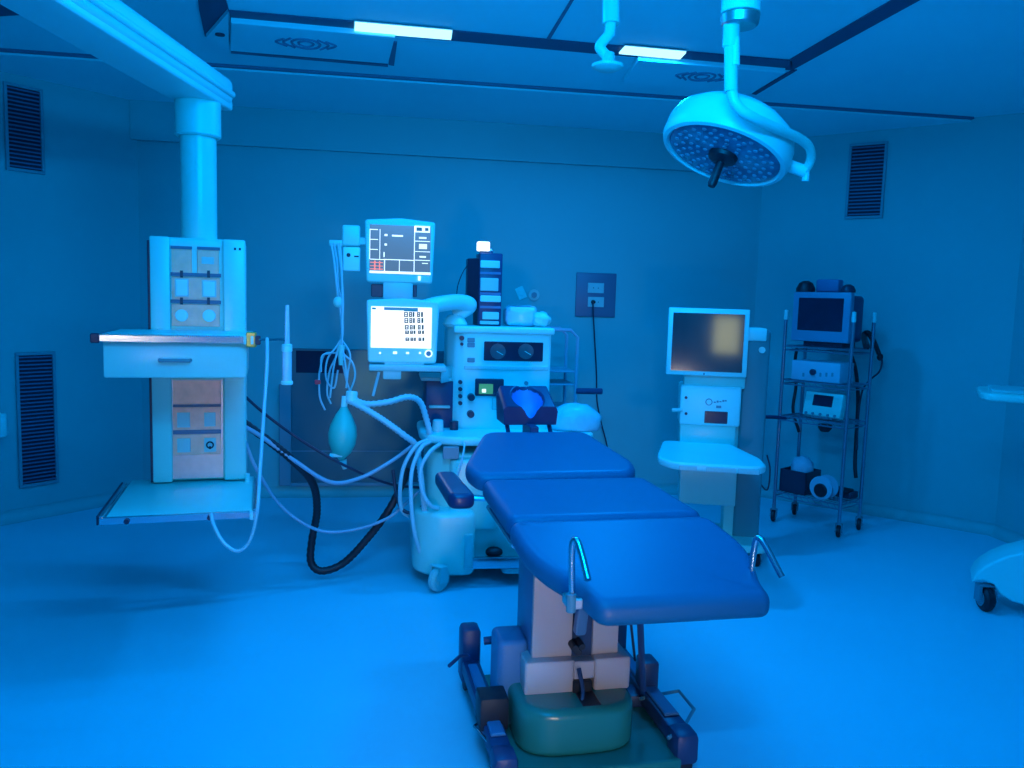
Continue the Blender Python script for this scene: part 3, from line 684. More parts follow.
c = MR.y(491, 254, 0); MB().blob((c[0], .05, c[2]+.01), .02, .02, .025).build('lamp_post', PALE, t)
e = MR.rect(477.5, 241.5, 490, 251, .02); MB().box(e[0], e[1], .02, .07, e[2], e[3], .008, 2).build('lamp', mat('indicator_lamp', (.9, .95, .9), .4, emit=(.9, 1, .93), es=1.6), t)
MB().box((e[0]+e[1])/2-.02, e[1]+.02, .03, .06, MR.y(490, 256, .03)[2]-.02, e[2]+.004, .004, 1).build('lamp_bracket', NAVY, t)
MB().tube([(e4[0]+.01, .12, e4[3]-.03), MR.y(463, 272, .12), MR.y(458, 285, .12), MR.y(457, 297, .12), MR.y(460, 313, .12)], .003, 6).build('cable', DARK, t)
# plastic bags of supplies behind the stack
G = Fr(MW((g(522, 315, .2)[0], .18, 0))[:2], 0); e = G.rect(503, 302, 543, 327, 0)
random.seed(3)
mb = MB().prism(roundpoly([(e[0]+.01, -.08), (e[1]-.05, -.09), (e[1]-.03, .08), (e[0]+.01, .09)], .04, 5), ztop+.001, ztop+.125, .035, 4)
for v in mb.bm.verts: v.co += Vector((random.uniform(-1, 1), random.uniform(-1, 1), random.uniform(-1, .3)))*.008
o = mb.build('supply_bag', PLBAG, None, 60); o.location = (*G.o[:2], 0); tag(o, 'crumpled pale plastic bag of supplies on the cabinet top behind the dark stack', 'bag')
for v in o.data.vertices: v.co.z = max(v.co.z, ztop+.001)
mb = MB().blob((e[1]-.03, -.11, ztop+.045), .055, .05, .046, .12, 3); o = mb.build('gauze_pack', WHITE, None, 60); o.location = (*G.o[:2], 0)
for v in o.data.vertices: v.co.z = max(v.co.z, ztop+.001)
tag(o, 'small white gauze pack at the right edge of the cabinet top', 'pack')
# plastic draped on the right of the table
random.seed(8)
G = Fr(MW((g(576, 425, -.05)[0], -.03, 0))[:2], 0); zt1w = zt1
o = MB().blob((0, 0, zt1+.055), .16, .1, .11, .06, 3).build('plastic_drape', PLBAG, None, 60); o.location = (*G.o[:2], 0)
for v in o.data.vertices: v.co.z = max(v.co.z, zt1+.002)
tag(o, 'pale crumpled plastic cover lying on the machine table right of the headrest', 'cover')

# breathing circuit
BC = Fr(at(350, 400, 4.45)[:2], 0)
t = thing('breathing_circuit', 'white corrugated breathing hoses ending in a hanging green reservoir bag', 'breathing circuit', BC)
B = lambda x, y, tt: BC.t(x, y, tt)
MB().tube([B(351, 398, 4.45), B(366, 404, 4.45), B(388, 402, 4.47), B(408, 397, 4.5), B(420, 402, 4.53), B(426, 418, 4.56), B(430, 434, 4.58)], .017, 10, True, 8, None, .12).build('corrugated_hose', HOSE, t, 60)
MB().tube([B(347, 400, 4.44), B(360, 406, 4.43), B(383, 420, 4.43), B(405, 436, 4.46), B(416, 446, 4.52), B(420, 470, 4.52), B(424, 505, 4.5), B(428, 535, 4.48), B(426, 548, 4.5)], .017, 10, True, 8, None, .12).build('corrugated_hose', HOSE, t, 60)
MB().cyl(B(351, 402, 4.45), B(352, 391, 4.45), .032, n=18, bev=.005).build('connector', WHITE, t)
MB().cyl(B(344, 408, 4.45), B(345, 396, 4.45), .018, n=14).build('bag_neck', WHITE, t)
c0, c1 = Vector(B(344.5, 404, 4.45)), Vector(B(341, 460, 4.45)); L = (c1-c0).length
prof = [(.012, 0), (.02, .02), (.045, .06), (.072, .12), (.08, .17), (.074, .22), (.052, .27), (.025, .295), (.012, .31)]
prof = [(r*.98, z*L/.31) for r, z in prof]
MB().lathe(prof, 28, Matrix.Translation(c0) @ (c1-c0).to_track_quat('Z', 'Y').to_matrix().to_4x4()).build('reservoir_bag', BAG, t, 60)
c = B(338, 455, 4.43); MB().box(c[0]-.045, c[0]+.025, c[1]-.02, c[1]+.02, c[2]-.01, c[2]+.01, .004, 1).build('bag_clip', WHITE, t)
c = B(343, 460, 4.45); MB().cyl(c, c+np.array([.01, 0, -.05]), .02, .012, 12).build('bag_tail', PALE, t)
for nm, lab, L in (('sampling_hose', 'pale hose hanging in a wide arc, outermost of those left of the machine table', [(428, 440, 4.55), (416, 446, 4.5), (404, 466, 4.48), (400, 490, 4.5), (402, 510, 4.55), (412, 518, 4.6)]),
                ('ventilator_hose', 'pale ventilator hose hanging straight down beside the machine lower body', [(430, 442, 4.55), (421, 448, 4.48), (412, 470, 4.44), (411, 500, 4.42), (414, 530, 4.44), (420, 552, 4.5)]),
                ('drain_hose', 'thin pale hose curling in front of the machine body, innermost white one', [(440, 444, 4.5), (430, 452, 4.42), (421, 468, 4.4), (422, 490, 4.4), (430, 505, 4.42), (438, 508, 4.5)]),
                ('tubing', 'short pale tube hanging under the machine table in front of the drawer label', [(465, 442, 4.42), (463, 455, 4.38), (460, 468, 4.38), (457, 477, 4.38)])):
    hose(nm, lab, L, .012 if nm != 'tubing' else .006, HOSE, group='white hoses beside the machine')

# trolley frame behind the machine
SF = Fr((on_y(560, 400, 5.55)[0], 5.55), 0)
t = thing('tube_trolley', 'thin tube-framed trolley with wire shelves standing behind the anaesthesia machine', 'trolley', SF)
xr = SF.y(576, 380, 0)[0]; xl = xr-.5; zt_ = SF.y(565, 330, 0)[2]
for ly in (0, .35):
    MB().tube([(xl, ly, .12), (xl, ly, zt_-.05), (xl+.05, ly, zt_), (xr-.05, ly, zt_), (xr, ly, zt_-.05), (xr, ly, .12)], .012, 8, False).build('side_frame', CABLE, t)
for y in (371, 384, 408):
    z = SF.y(565, y, 0)[2]; MB().box(xl, xr, 0, .35, z-.012, z, .003, 1).build('shelf', CABLE, t)
MB().box(xl, xr, 0, .35, .2, .22, .003, 1).build('shelf', CABLE, t)
c = SF.y(577, 391, 0); c2q = SF.y(602, 391, 0); MB().tube([(c[0]-.01, 0, c[2]), (c2q[0], 0, c[2]), ], .022, 10, False).build('push_handle', NAVY, t)
for x in (xl, xr):
    for ly in (0, .35): caster(t, (x, ly), .045, .025, .3)

# ------------------------------------------------------------------ operating table
TB = Fr((.70, 2.80), 3.2)
t = ot = thing('operating_table', 'blue padded operating table with three cushions on a grey pedestal', 'operating table', TB)
def lin(y0, z0, y1, z1): return lambda x, y: z0+(y-y0)*(z1-z0)/(y1-y0)
TH = .075
cx = .02
def sym(pts, c0, c1):
    y0, y1 = pts[0][1], pts[-1][1]; cf = lambda y: c0+(c1-c0)*(y-y0)/(y1-y0)
    return [(w+cf(y), y) for w, y in pts]+[(-w+cf(y), y) for w, y in pts[::-1]]
leg = sym([(.258, -.745), (.274, -.66), (.362, -.47), (.35, -.245)], .092, .028)
MB().cushion(roundpoly(leg, [.075, .12, .12, .05, .05, .12, .12, .075], 6), TH, .03, lin(-.745, .79, -.245, .893)).build('leg_cushion', CUSH, t, 60)
seat = sym([(.345, -.235), (.328, .21)], .03, -.005)
MB().cushion(roundpoly(seat, [.05]*4, 6), TH, .03, lin(-.235, .893, .21, .925)).build('seat_cushion', CUSH, t, 60)
back = sym([(.315, .222), (.358, .34), (.238, .77)], -.03, .01)
MB().cushion(roundpoly(back, [.05, .10, .06, .06, .10, .05], 6), TH, .03, lin(.222, .937, .77, 1.015)).build('back_cushion', CUSH, t, 60)
for nm, out, fn in (('leg_frame', [(.2, -.66), (.29, -.45), (.28, -.25), (-.22, -.25), (-.23, -.45), (-.1, -.66)], lin(-.745, .79, -.245, .893)),
                    ('seat_frame', [(.30, -.23), (.28, .2), (-.28, .2), (-.26, -.23)], lin(-.235, .893, .21, .925)),
                    ('back_frame', [(.24, .23), (.17, .74), (-.16, .74), (-.27, .23)], lin(.222, .937, .77, 1.015))):
    MB().prism(out, -TH-.045, -TH+.002, .008, 2, fn).build(nm, NAVY, t)
for s_ in (-1, 1):
    MB().tube([(s_*.30+.015, -.2, .79), (s_*.30, .2, .815)], .012, 8, False).build('side_rail', CHROME, t)
    for ly_ in (-.15, .1): MB().box(*sorted((s_*.24, s_*.30+.012)), ly_-.02, ly_+.02, .80, .825, .003, 1).build('rail_bracket', NAVY, t)
MB().box(-.14, .14, -.13, .18, .745, .815, .02, 2).build('top_yoke', NAVY, t)
# headrest
def headrest():
    n, m = 72, 50; W, D = .255, .19; b_ = bmesh.new(); g_ = []
    def h(u, v):                                       # u -1..1 across, v 0 front..1 back
        edge = min(1, (1-abs(u))/.12, )*1.0
        r = math.hypot(u/.60, (v-.42)/.52); cup = max(0, 1-r**2.6)
        ch = max(0, 1-(u/.22)**2)*max(0, .55-v)*.8
        base_ = .085+.085*v
        return base_*(.72+.28*math.sqrt(max(0, edge)))*(1-.12*max(0, (v-.9)/.1)) - .075*cup - .05*ch
    for j in range(m+1):
        g_.append([b_.verts.new((W*(i/n-.5), D*(j/m), h(2*i/n-1, j/m))) for i in range(n+1)])
    for j in range(m):
        for i in range(n): b_.faces.new((g_[j][i], g_[j][i+1], g_[j+1][i+1], g_[j+1][i]))
    ring_ = g_[0][:]+[g_[j][n] for j in range(1, m+1)]+g_[m][:n][::-1]+[g_[j][0] for j in range(m-1, 0, -1)]
    low = [b_.verts.new((v.co.x*.96, D/2+(v.co.y-D/2)*.96, 0)) for v in ring_]
    for k in range(len(ring_)): b_.faces.new((ring_[k], low[k], low[(k+1) % len(low)], ring_[(k+1) % len(low)]))
    b_.faces.new(low); mb = MB(); mb._merge(b_); return mb
hc = TB.y(530.5, 425, .82)
ho = headrest().build('headrest', HEADM, t, 60); ho.location = (hc[0], .82, hc[2])
ho.data.materials.append(HOLLOW)
for p in ho.data.polygons:
    c = p.center; u, v = c.x/.1275, c.y/.19
    if math.hypot(u/.56, (v-.42)/.47) < 1 and v > 0.07: p.material_index = 1
hb = MB().tube([(hc[0]-.1, .76, .93), (hc[0]-.1, .90, hc[2]+.02)], .01, 8, False).tube([(hc[0]+.1, .76, .93), (hc[0]+.1, .90, hc[2]+.02)], .01, 8, False)
hb.box(hc[0]-.02, hc[0]+.02, .74, .9, .93, hc[2]+.005, .004, 1); hb.build('headrest_bracket', NAVY, t)
# arm pad
s0, s1 = Vector(TB.y(446, 478, .36)), Vector(TB.y(461, 500, .02))
d_ = (s1-s0); M_ = Matrix.Translation((s0+s1)/2) @ Matrix.Rotation(math.atan2(-d_.x, d_.y)+math.pi, 4, 'Z') @ Matrix.Rotation(-math.asin(d_.z/d_.length)*-1, 4, 'X')
L_ = d_.length/2+.035
ap = MB().prism(roundpoly([(-.048, -L_), (.048, -L_), (.042, L_), (-.042, L_)], .04, 6), -.03, .025, .018, 4, None, M_).build('armrest', HEADM, t, 60)
mid = (s0+s1)/2
MB().tube([mid+Vector((0, .03, -.03)), mid+Vector((.05, .06, -.05)), (-.27, .22, .84)], .011, 8).build('armrest_arm', CHROME, t)
# hooked rails at the foot
for s_, px in ((-1, [(572, 600), (572, 550), (576, 540), (581, 552), (588, 580)]), (1, [(749, 586), (755, 545), (759, 538), (766, 547), (782, 577)])):
    lys = (-.66, -.66, -.67, -.70, -.76) if s_ < 0 else (-.60, -.60, -.61, -.63, -.68)
    P = [TB.y(x, y, l) for (x, y), l in zip(px, lys)]
    o = MB().tube(P, .0095, 10).build('hook_bar', CHROME, t, 60)
    c = P[0]; MB().box(c[0]-.015, c[0]+.03, c[1]-.012, c[1]+.05, c[2]-.025, c[2]+.006, .004, 1).build('bar_clamp', STEEL, t)
    MB().cyl((c[0]-.005, c[1]-.008, c[2]-.03), (c[0]-.005, c[1]-.008, c[2]+.02), .014, n=12).build('clamp_knob', GREY, t)
    MB().box(*sorted((c[0]+.01, c[0]-s_*.12)), c[1]+.01, c[1]+.04, c[2]-.03, c[2]-.01, .003, 1).build('clamp_bar', NAVY, t)
# pedestal
a0, b0 = TB.y(532, 640, -.11)[0], TB.y(618, 640, -.11)[0]
m0, m1 = TB.y(572, 640, -.11)[0], TB.y(592, 640, -.11)[0]
zc0, zc1 = TB.y(575, 657, -.12)[2], .75
pd_ = MB().box(a0-.0, b0, -.10, .14, .2, zc1, .01, 2).build('pedestal', BLUEP, t)
MB().box(a0, m0, -.115, -.09, zc0, zc1, .006, 2).build('front_cover', COLG, pd_); MB().box(m1, b0, -.115, -.09, zc0, zc1, .006, 2).build('front_cover', COLG, pd_)
MB().box(m0, m1, -.105, -.09, zc0-.08, zc1, 0).build('slot', NAVY, pd_)
aa, bb = TB.y(524, 672, -.14)[0], TB.y(629, 672, -.14)[0]; zk0, zk1 = TB.y(575, 692, -.15)[2], zc0+.004
MB().prism(roundpoly([(aa, -.155), (m0, -.155), (m0, .02), (aa+.01, .02)], .012, 3), zk0, zk1, .008, 2).build('collar_cover', COLG, pd_)
MB().prism(roundpoly([(m1, -.155), (bb, -.155), (bb, .02), (m1, .02)], .012, 3), zk0, zk1, .008, 2).build('collar_cover', COLG, pd_)
MB().box(m0, m1, -.15, -.1, zk0+.045, zk1-.008, .003, 1).build('slot_bridge', COLG, pd_)
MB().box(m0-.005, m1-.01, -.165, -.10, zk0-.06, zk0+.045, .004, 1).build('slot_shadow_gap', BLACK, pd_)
c = TB.y(579, 622, -.14); MB().prism(roundpoly([(-.02, -.045), (.02, -.045), (.028, .06), (-.012, .06)], .012, 3), -.02, .02, .006, 2, None, Matrix.Translation((c[0]+.004, -.135, c[2])) @ Matrix.Rotation(math.pi/2, 4, 'X')).build('lift_link', BLUEP, pd_)
c = TB.y(577, 646, -.14); lk = MB()
for dx, dz, r in ((-.012, .0, .014), (.012, .006, .012), (.0, -.014, .012)): lk.cyl((c[0]+dx, -.10, c[2]+dz), (c[0]+dx, -.165, c[2]+dz), r, n=14, bev=.002)
lk.build('pivot_joint', BLACK, pd_)
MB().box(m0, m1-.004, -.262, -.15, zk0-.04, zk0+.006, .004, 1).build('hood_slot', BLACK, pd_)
c = TB.y(581, 690, -.19); MB().tube([(c[0], -.155, zk1-.03), (c[0]+.004, -.20, c[2]), TB.y(580, 710, -.235)], .009, 8, True, 6, .005).build('release_lever', NAVY, pd_)
# hood and base
ha, hb_ = TB.y(513, 700, -.2)[0], TB.y(634, 700, -.2)[0]; hm = (ha+hb_)/2; hw = (hb_-ha)/2
ha += .012; hm = (ha+hb_)/2; hw = (hb_-ha)/2
out = [(ha, .06), (ha, -.12)]+[(hm-hw*math.copysign(abs(math.cos(R_(q)))**.6, math.cos(R_(q))), -.12-.17*math.sin(R_(q))**.6) for q in range(10, 180, 10)]+[(hb_, -.12), (hb_, .06)]
zh1 = zk0+.004
MB().prism(out[::-1], .075, zh1, .03, 5, None).build('base_hood', TEAL, t, 60)
MB().prism(roundpoly([(-.32, -.36), (.29, -.36), (.29, .36), (-.32, .36)], .04, 4), .035, .077, .01, 2).build('base_plate', TEAL, t)
def beam(x0, x1, y0, y1, z0, z1, m, nm, bev=.01): return MB().box(x0, x1, y0, y1, z0, z1, bev, 2).build(nm, m, t)
for s_ in (-1, 1):
    xa_, xb_ = (-.365, -.295) if s_ < 0 else (.268, .342)
    yn, yf = (-.34, .39) if s_ < 0 else (-.30, .42)
    beam(xa_, xb_, yn+.03, yf-.03, .085, .145, NAVY, 'side_beam')
    MB().prism([(xa_+.01, yn+.1), (xb_-.01, yn+.1), (xb_-.02, yf-.1), (xa_+.015, yf-.1)], .145, .158, .004, 1).build('beam_cap', BLUEP, t)
    for yy_ in (yn, yf):
        z1_ = .155 if yy_ == yn else .275
        beam(xa_-.005, xb_+.005, yy_-.05, yy_+.05, .045, z1_, NAVY, 'beam_end', .02)
        c = MB().cyl((xa_+.012, yy_, .04), (xb_-.012, yy_, .04), .04, n=20, bev=.006); w_ = c.build('wheel', BLACK, t)
        MB().cyl((xb_-.012, yy_, .04), (xb_-.008, yy_, .04), .02, n=14).build('wheel_hub', WHITE, w_)
    if s_ > 0: beam(xa_+.005, xb_-.005, .0, .09, .14, .25, NAVY, 'lock_block')
    beam(*sorted((s_*.22, s_*.34)), -.0, .10, .075, .125, NAVY, 'cross_beam')
c = TB.z(492, 702, .2); beam(c[0]-.05, c[0]+.05, c[1]-.05, c[1]+.05, .12, .235, BLACK, 'control_box', .006)
e_ = TB.y(497, 660, -.04)[0]; f_ = TB.y(527, 660, -.04)[0]; c = ((e_+f_)/2, -.04)
MB().prism(roundpoly([(e_, -.06), (f_, -.06), (f_+.01, .1), (e_, .1)], .03, 5), .078, TB.y(510, 640, -.04)[2], .02, 4).build('motor_cover', BLUEP, t, 60)
p1, p2 = TB.t(484, 641, 3.1), TB.t(516, 637, 3.1); MB().tube([p1, p2], .016, 8, False).build('pedal_bar', NAVY, t)
MB().tube([TB.t(498, 641, 3.1), (c[0]-.02, p1[1]+.01, .12)], .012, 8, False).build('pedal_post', NAVY, t)
for L in ([(640, 699, 0), (655, 695, 0), (679, 691, 0), (694, 709, 0), (682, 730, 0), (668, 738, 0)],):
    MB().tube([TB.z(v[0], v[1], .13) for v in L], .0065, 8, False).build('brake_loop', GREY, t)
MB().tube([TB.z(480, 722, .12), TB.z(474, 726, .12), TB.z(493, 747, .12), TB.z(502, 745, .12)], .005, 8, False).build('brake_loop', CHROME, t)
MB().tube([TB.t(449, 666, 3.05), TB.t(460, 656, 3.12), TB.t(468, 655, 3.16)], .007, 8, False).build('brake_lever', NAVY, t)
MB().tube([TB.t(640, 615, 2.75), TB.t(643, 690, 2.9)], .012, 8, False).build('gas_spring', NAVY, t)
MB().tube([TB.t(630, 615, 2.8), TB.t(635, 660, 2.95)], .005, 8, False).build('cable', DARK, t)
for o in ot.children:
    pass

# ------------------------------------------------------------------ surgical lamp
tl = 3.2; lc = at(722, 155, tl)
SL = Fr(at(741, 20, 2.85)[:2], 0)
t = thing('surgical_lamp', 'white round ceiling surgical lamp with blue lens face and black handle', 'surgical lamp', SL)
L_ = lambda x, y, tt: Vector(SL.t(x, y, tt))
dd = ray(722, 150); dd = dd/np.linalg.norm(dd)
inpl = CR*-.36-CU*.93; inpl = inpl-dd*(inpl@dd); inpl /= np.linalg.norm(inpl)
nn = -dd*.42+inpl*.9075
Mh = Matrix.Translation(L_(723, 156, tl)) @ Vector(-nn).to_track_quat('Z', 'Y').to_matrix().to_4x4()
prof = [(.222, .012), (.232, -.004), (.248, .0), (.256, .02), (.254, .085), (.238, .125), (.19, .165), (.10, .19), (0, .195)]
hd = MB().lathe([(0, .012)]+prof, 56, Mh).build('lamp_head', WHITE, t, 45)
MB().lathe([(0, .002), (.215, .002), (.224, .008), (.224, .013), (0, .013)], 48, Mh).build('lens', LENSM, hd)
k = MB(); random.seed(6)
for ring_, n_ in ((.075, 8), (.105, 13), (.135, 18), (.165, 22), (.195, 26)):
    for i in range(n_):
        a_ = 2*math.pi*(i+random.random()*.3)/n_
        k.lathe([(0, -.002), (.008, -.002), (.010, .003), (0, .003)], 8, Mh @ Matrix.Translation((ring_*math.cos(a_), ring_*math.sin(a_), 0)))
dl = k.build('diode', LED, hd); dl['kind'] = 'stuff'
MB().lathe([(0, -.03), (.03, -.03), (.055, -.015), (.06, .004), (0, .004)], 28, Mh).build('handle_base', BLACK, hd)
MB().lathe([(0, -.135), (.014, -.133), (.018, -.12), (.016, -.03), (0, -.03)], 18, Mh).build('handle', BLACK, hd)
# drop arm and yoke
pts = [L_(731, 28, 2.86), L_(731, 60, 2.86), L_(732, 92, 2.86), L_(738, 107, 2.86), L_(752, 117, 2.87), L_(778, 129, 2.95), L_(798, 138, 3.04), L_(809, 147, 3.1), L_(811, 159, 3.15), L_(806, 170, 3.18)]
MB().tube(pts, .021, 12, True, 7, .017).build('yoke_arm', WHITE2, t, 60)
MB().tube([L_(731, 92, 2.86), L_(731, 20, 2.86)], .024, 12, False).build('drop_tube', WHITE2, t, 60)
MB().tube([L_(735, 38, 2.85), L_(735, 66, 2.85)], .017, 10, False).build('cable_cover', WHITE, t, 60)
q0, q1 = L_(782, 163, 3.2), L_(806, 172, 3.18); MB().tube([q0-(q1-q0)*.4, q1], .024, 12, False).build('yoke_bracket', WHITE, t)
q2 = q1+(q1-q0)*.18; MB().tube([q1+Vector((0, 0, .02)), q1+Vector((0.0, 0, -.035))], .014, 10, False).build('bracket_screw', WHITE, t)
zb = L_(741, 27, 2.86).z
MB().cyl((0, L_(741, 27, 2.86).y, zb), (0, L_(741, 27, 2.86).y, zb+.045), .064, .068, 32, .008).build('hub_ring', STEEL, t)
hy = L_(741, 27, 2.86).y
MB().cyl((0, hy, zb+.045), (0, hy, HC-.06), .068, n=32).build('hub', WHITE, t)
MB().cyl((0, hy, HC-.06), (0, hy, HC-.001), .13, n=32, bev=.01).build('ceiling_flange', WHITE, t)
MB().cyl((L_(731, 50, 2.86).x, hy, L_(731, 47, 2.86).z), (L_(731, 27, 2.86).x, hy, zb+.01), .028, .03, 20).build('hub_sleeve', WHITE2, t)

# small disc ended arm
SD = Fr(at(612, 10, 3.25)[:2], 0)
t = thing('ceiling_boom', 'small pale ceiling arm with elbow ending in a flat round disc', 'ceiling arm', SD)
D_ = lambda x, y: Vector(SD.t(x, y, 3.25))
pt = D_(611, 0); MB().tube([(pt.x, pt.y, HC-.02), pt, D_(611, 24)], .034, 14, False).build('drop_tube', WHITE2, t)
MB().cyl((pt.x, pt.y, HC-.03), (pt.x, pt.y, HC-.001), .08, n=28, bev=.006).build('ceiling_flange', WHITE2, t)
MB().tube([D_(611, 22), D_(609, 34), D_(600, 46), D_(603, 52), D_(609, 58)], .021, 12).build('elbow', WHITE2, t, 60)
c = D_(607.5, 66); MB().cyl((c.x, c.y, c.z+.005), (c.x+.004, c.y, D_(608, 53).z), .026, .022, 20).build('neck', PALE, t)
MB().lathe([(0, -.018), (.04, -.018), (.062, -.006), (.064, .004), (.03, .016), (0, .016)], 32, Matrix.Translation(c)).build('disc', WHITE2, t, 50)

# ------------------------------------------------------------------ workstation tower
wp = at(712, 400, 5.0); WS = Fr(wp[:2], WS_DEG)
t = thing('workstation_tower', 'white medical workstation tower with dark flat screen and rounded work tray', 'workstation', WS)
w = lambda x, y, ly: WS.y(x, y, ly)
e = WS.rect(667.5, 308.5, 748.5, 376, 0)
bz = MB().box(e[0], e[1], 0, .05, e[2], e[3], .006, 2).build('screen_bezel', WHITE, t)
f = WS.rect(672, 313.5, 743.5, 371.5, -.001); MB().box(f[0], f[1], -.003, .002, f[2], f[3]).build('screen', SCROFF, bz)
c = w(704, 374, -.002); MB().cyl((c[0], .002, c[2]), (c[0], -.003, c[2]), .006, n=10).build('power_light', GREY, bz)
# column, body
YBd = .04
a, b, c0, d0 = WS.rect(683, 376, 744, 500, YBd)
MB().box(WS.rect(684, 370, 742, 385, YBd+.03)[0], b-.01, .05, .16, w(710, 388, YBd)[2], w(710, 345, YBd)[2], .01, 2).build('screen_mount', WHITE2, t)
bx = WS.rect(680, 386, 741, 426, YBd-.02)
bd = MB().box(bx[0], bx[1], YBd-.02, .26, bx[2], bx[3], .014, 3).build('control_unit', WHITE, t)
e = WS.rect(704.5, 411.5, 727.5, 423.5, YBd-.022); MB().box(e[0], e[1], YBd-.024, YBd-.015, e[2], e[3], .002, 1).build('display', SCROFF2, bd)
for y in (397.5, 413.5):
    q = w(686, y, YBd-.02); MB().cyl((q[0], YBd-.015, q[2]), (q[0], YBd-.028, q[2]), .009, n=10).build('button', DARK, bd)
q = w(709, 402, YBd-.022); lg = MB().ring((q[0], YBd-.0205, q[2]), .019, .003, (0, 1, 0), 18, 5)
for i, (dx, hh) in enumerate(((.035, .008), (.052, .012), (.069, .007), (.086, .012), (.10, .009))): lg.box(q[0]+dx-.006, q[0]+dx+.006, YBd-.0225, YBd-.019, q[2]-.004+.003*i, q[2]+hh-.004+.003*i)
lg.box(q[0]+.045, q[0]+.075, YBd-.0225, YBd-.019, q[2]-.035, q[2]-.02); lg.build('logo', GREY, bd)
q = w(672, 410, .02); q2 = w(681, 410, .02); MB().tube([(q[0], .02, q[2]), (q2[0]+.01, .02, q2[2])], .012, 8, False).build('side_peg', PALE, t)
MB().box(bx[0]+.01, bx[1]-.02, YBd, .24, w(710, 445, YBd)[2]-.02, bx[2]+.005, .006, 2).build('lower_panel', WHITE2, t)
# tray
zt_ = w(710, 446, YBd-.1)[2]; yt = WS.z(706, 464, zt_)[1]
xa, xb = WS.z(657, 450, zt_)[0], WS.z(754, 450, zt_)[0]
tr = MB().prism(roundpoly([(xa, yt+.12), (xa+.08, yt), (xb-.05, yt), (xb, yt+.06), (xb, yt+.26), (xb-.12, .08), (xa+.05, .08), (xa, yt+.25)], .06, 5), zt_-.045, zt_, .014, 3).build('work_tray', WHITE, t, 50)
for x0, x1 in ((679, 697), (738, 760), (706, 736)):
    e = WS.rect(x0, 462, x1, 469, yt); MB().box(e[0], e[1], yt-.012, yt+.02, zt_-.042, zt_-.012, .004, 1).build('tray_latch', PALE, tr)
e = WS.rect(680, 470, 736, 505, YBd); MB().prism([(e[0], YBd-.0), (e[1], YBd-.0), (e[1], .24), (e[0], .24)], e[2], zt_-.04, .008, 2, lambda x, y: 0).build('lower_cabinet', WHITE2, t)
# back column with cap, base
e = WS.rect(741, 330, 765, 545, .12)
MB().box(e[0]-.02, e[1], .12, .30, .05, e[3], .02, 3).build('tower_column', TOWER, t)
k = WS.rect(739, 328, 767, 341, .11); MB().box(k[0], k[1], .105, .31, k[2], k[3], .008, 2).build('column_cap', WHITE, t)
q = w(762, 350, .115); MB().cyl((q[0], .125, q[2]), (q[0], .105, q[2]), .02, n=16).build('side_lock', WHITE, t)
MB().box(e[0]-.08, e[0]-.0, .13, .28, .13, zt_+.3, .01, 2).build('inner_post', WHITE2, t)
MB().prism(roundpoly([(bx[0]-.02, -.08), (e[1]+.02, -.08), (e[1]+.02, .42), (bx[0]-.02, .42)], .06, 5), .09, .14, .012, 3).build('base_plate', WHITE2, t)
for x in (bx[0]+.03, e[1]-.03):
    for ly in (-.03, .37): caster(t, (x, ly), .04, .03, .2)
MB().tube([w(767, 455, .2), w(770, 470, .2), w(767, 490, .2), (e[1]-.02, .22, .5)], .005, 6).build('cable', DARK, t)

# ------------------------------------------------------------------ chrome wire cart
A_, B_ = on_z(773, 521, 0), on_z(838, 537, 0)
ang = math.degrees(math.atan2(B_[1]-A_[1], B_[0]-A_[0])); CT = Fr(A_[:2], ang)
Wd = math.hypot(*(B_-A_)[:2]); Dp = .31
t = thing('wire_cart', 'tall chrome wire shelf cart on casters by the right wall', 'cart', CT)
c_ = lambda x, y, ly: CT.y(x, y, ly)
ZP = c_(852, 315, 0)[2]
for x in (0, Wd):
    for ly in (0, Dp):
        o = MB().cyl((x, ly, .10), (x, ly, ZP), .0125, n=14).build('post', DCHROME, t)
        MB().lathe([(.0135, 0), (.016, .01), (.014, .07), (0, .075)], 14, Matrix.Translation((x, ly, ZP-.05))).build('post_cap', WHITE, o)
        caster(t, (x, ly), .045, .028, .4, BLACK, GREY, .13)
zsh = [c_(838, 505, 0)[2], c_(840, 424, 0)[2], c_(846, 386, 0)[2], c_(850, 350, 0)[2]]
for z in zsh:
    s_ = MB()
    for zz in (z, z-.03):
        s_.tube([(0, 0, zz), (Wd, 0, zz), (Wd, Dp, zz), (0, Dp, zz), (0, 0, zz)], .0055, 6, False)
    n_ = 16
    for i in range(1, n_): s_.tube([(Wd*i/n_, 0, z), (Wd*i/n_, Dp, z)], .0028, 5, False)
    s_.tube([(0, Dp/2, z-.006), (Wd, Dp/2, z-.006)], .004, 5, False)
    for i in range(1, 10): 
        s_.tube([(Wd*i/10, 0, z), (Wd*(i+.5)/10, 0, z-.03)], .0025, 5, False)
    s_.build('wire_shelf', DCHROME, t)
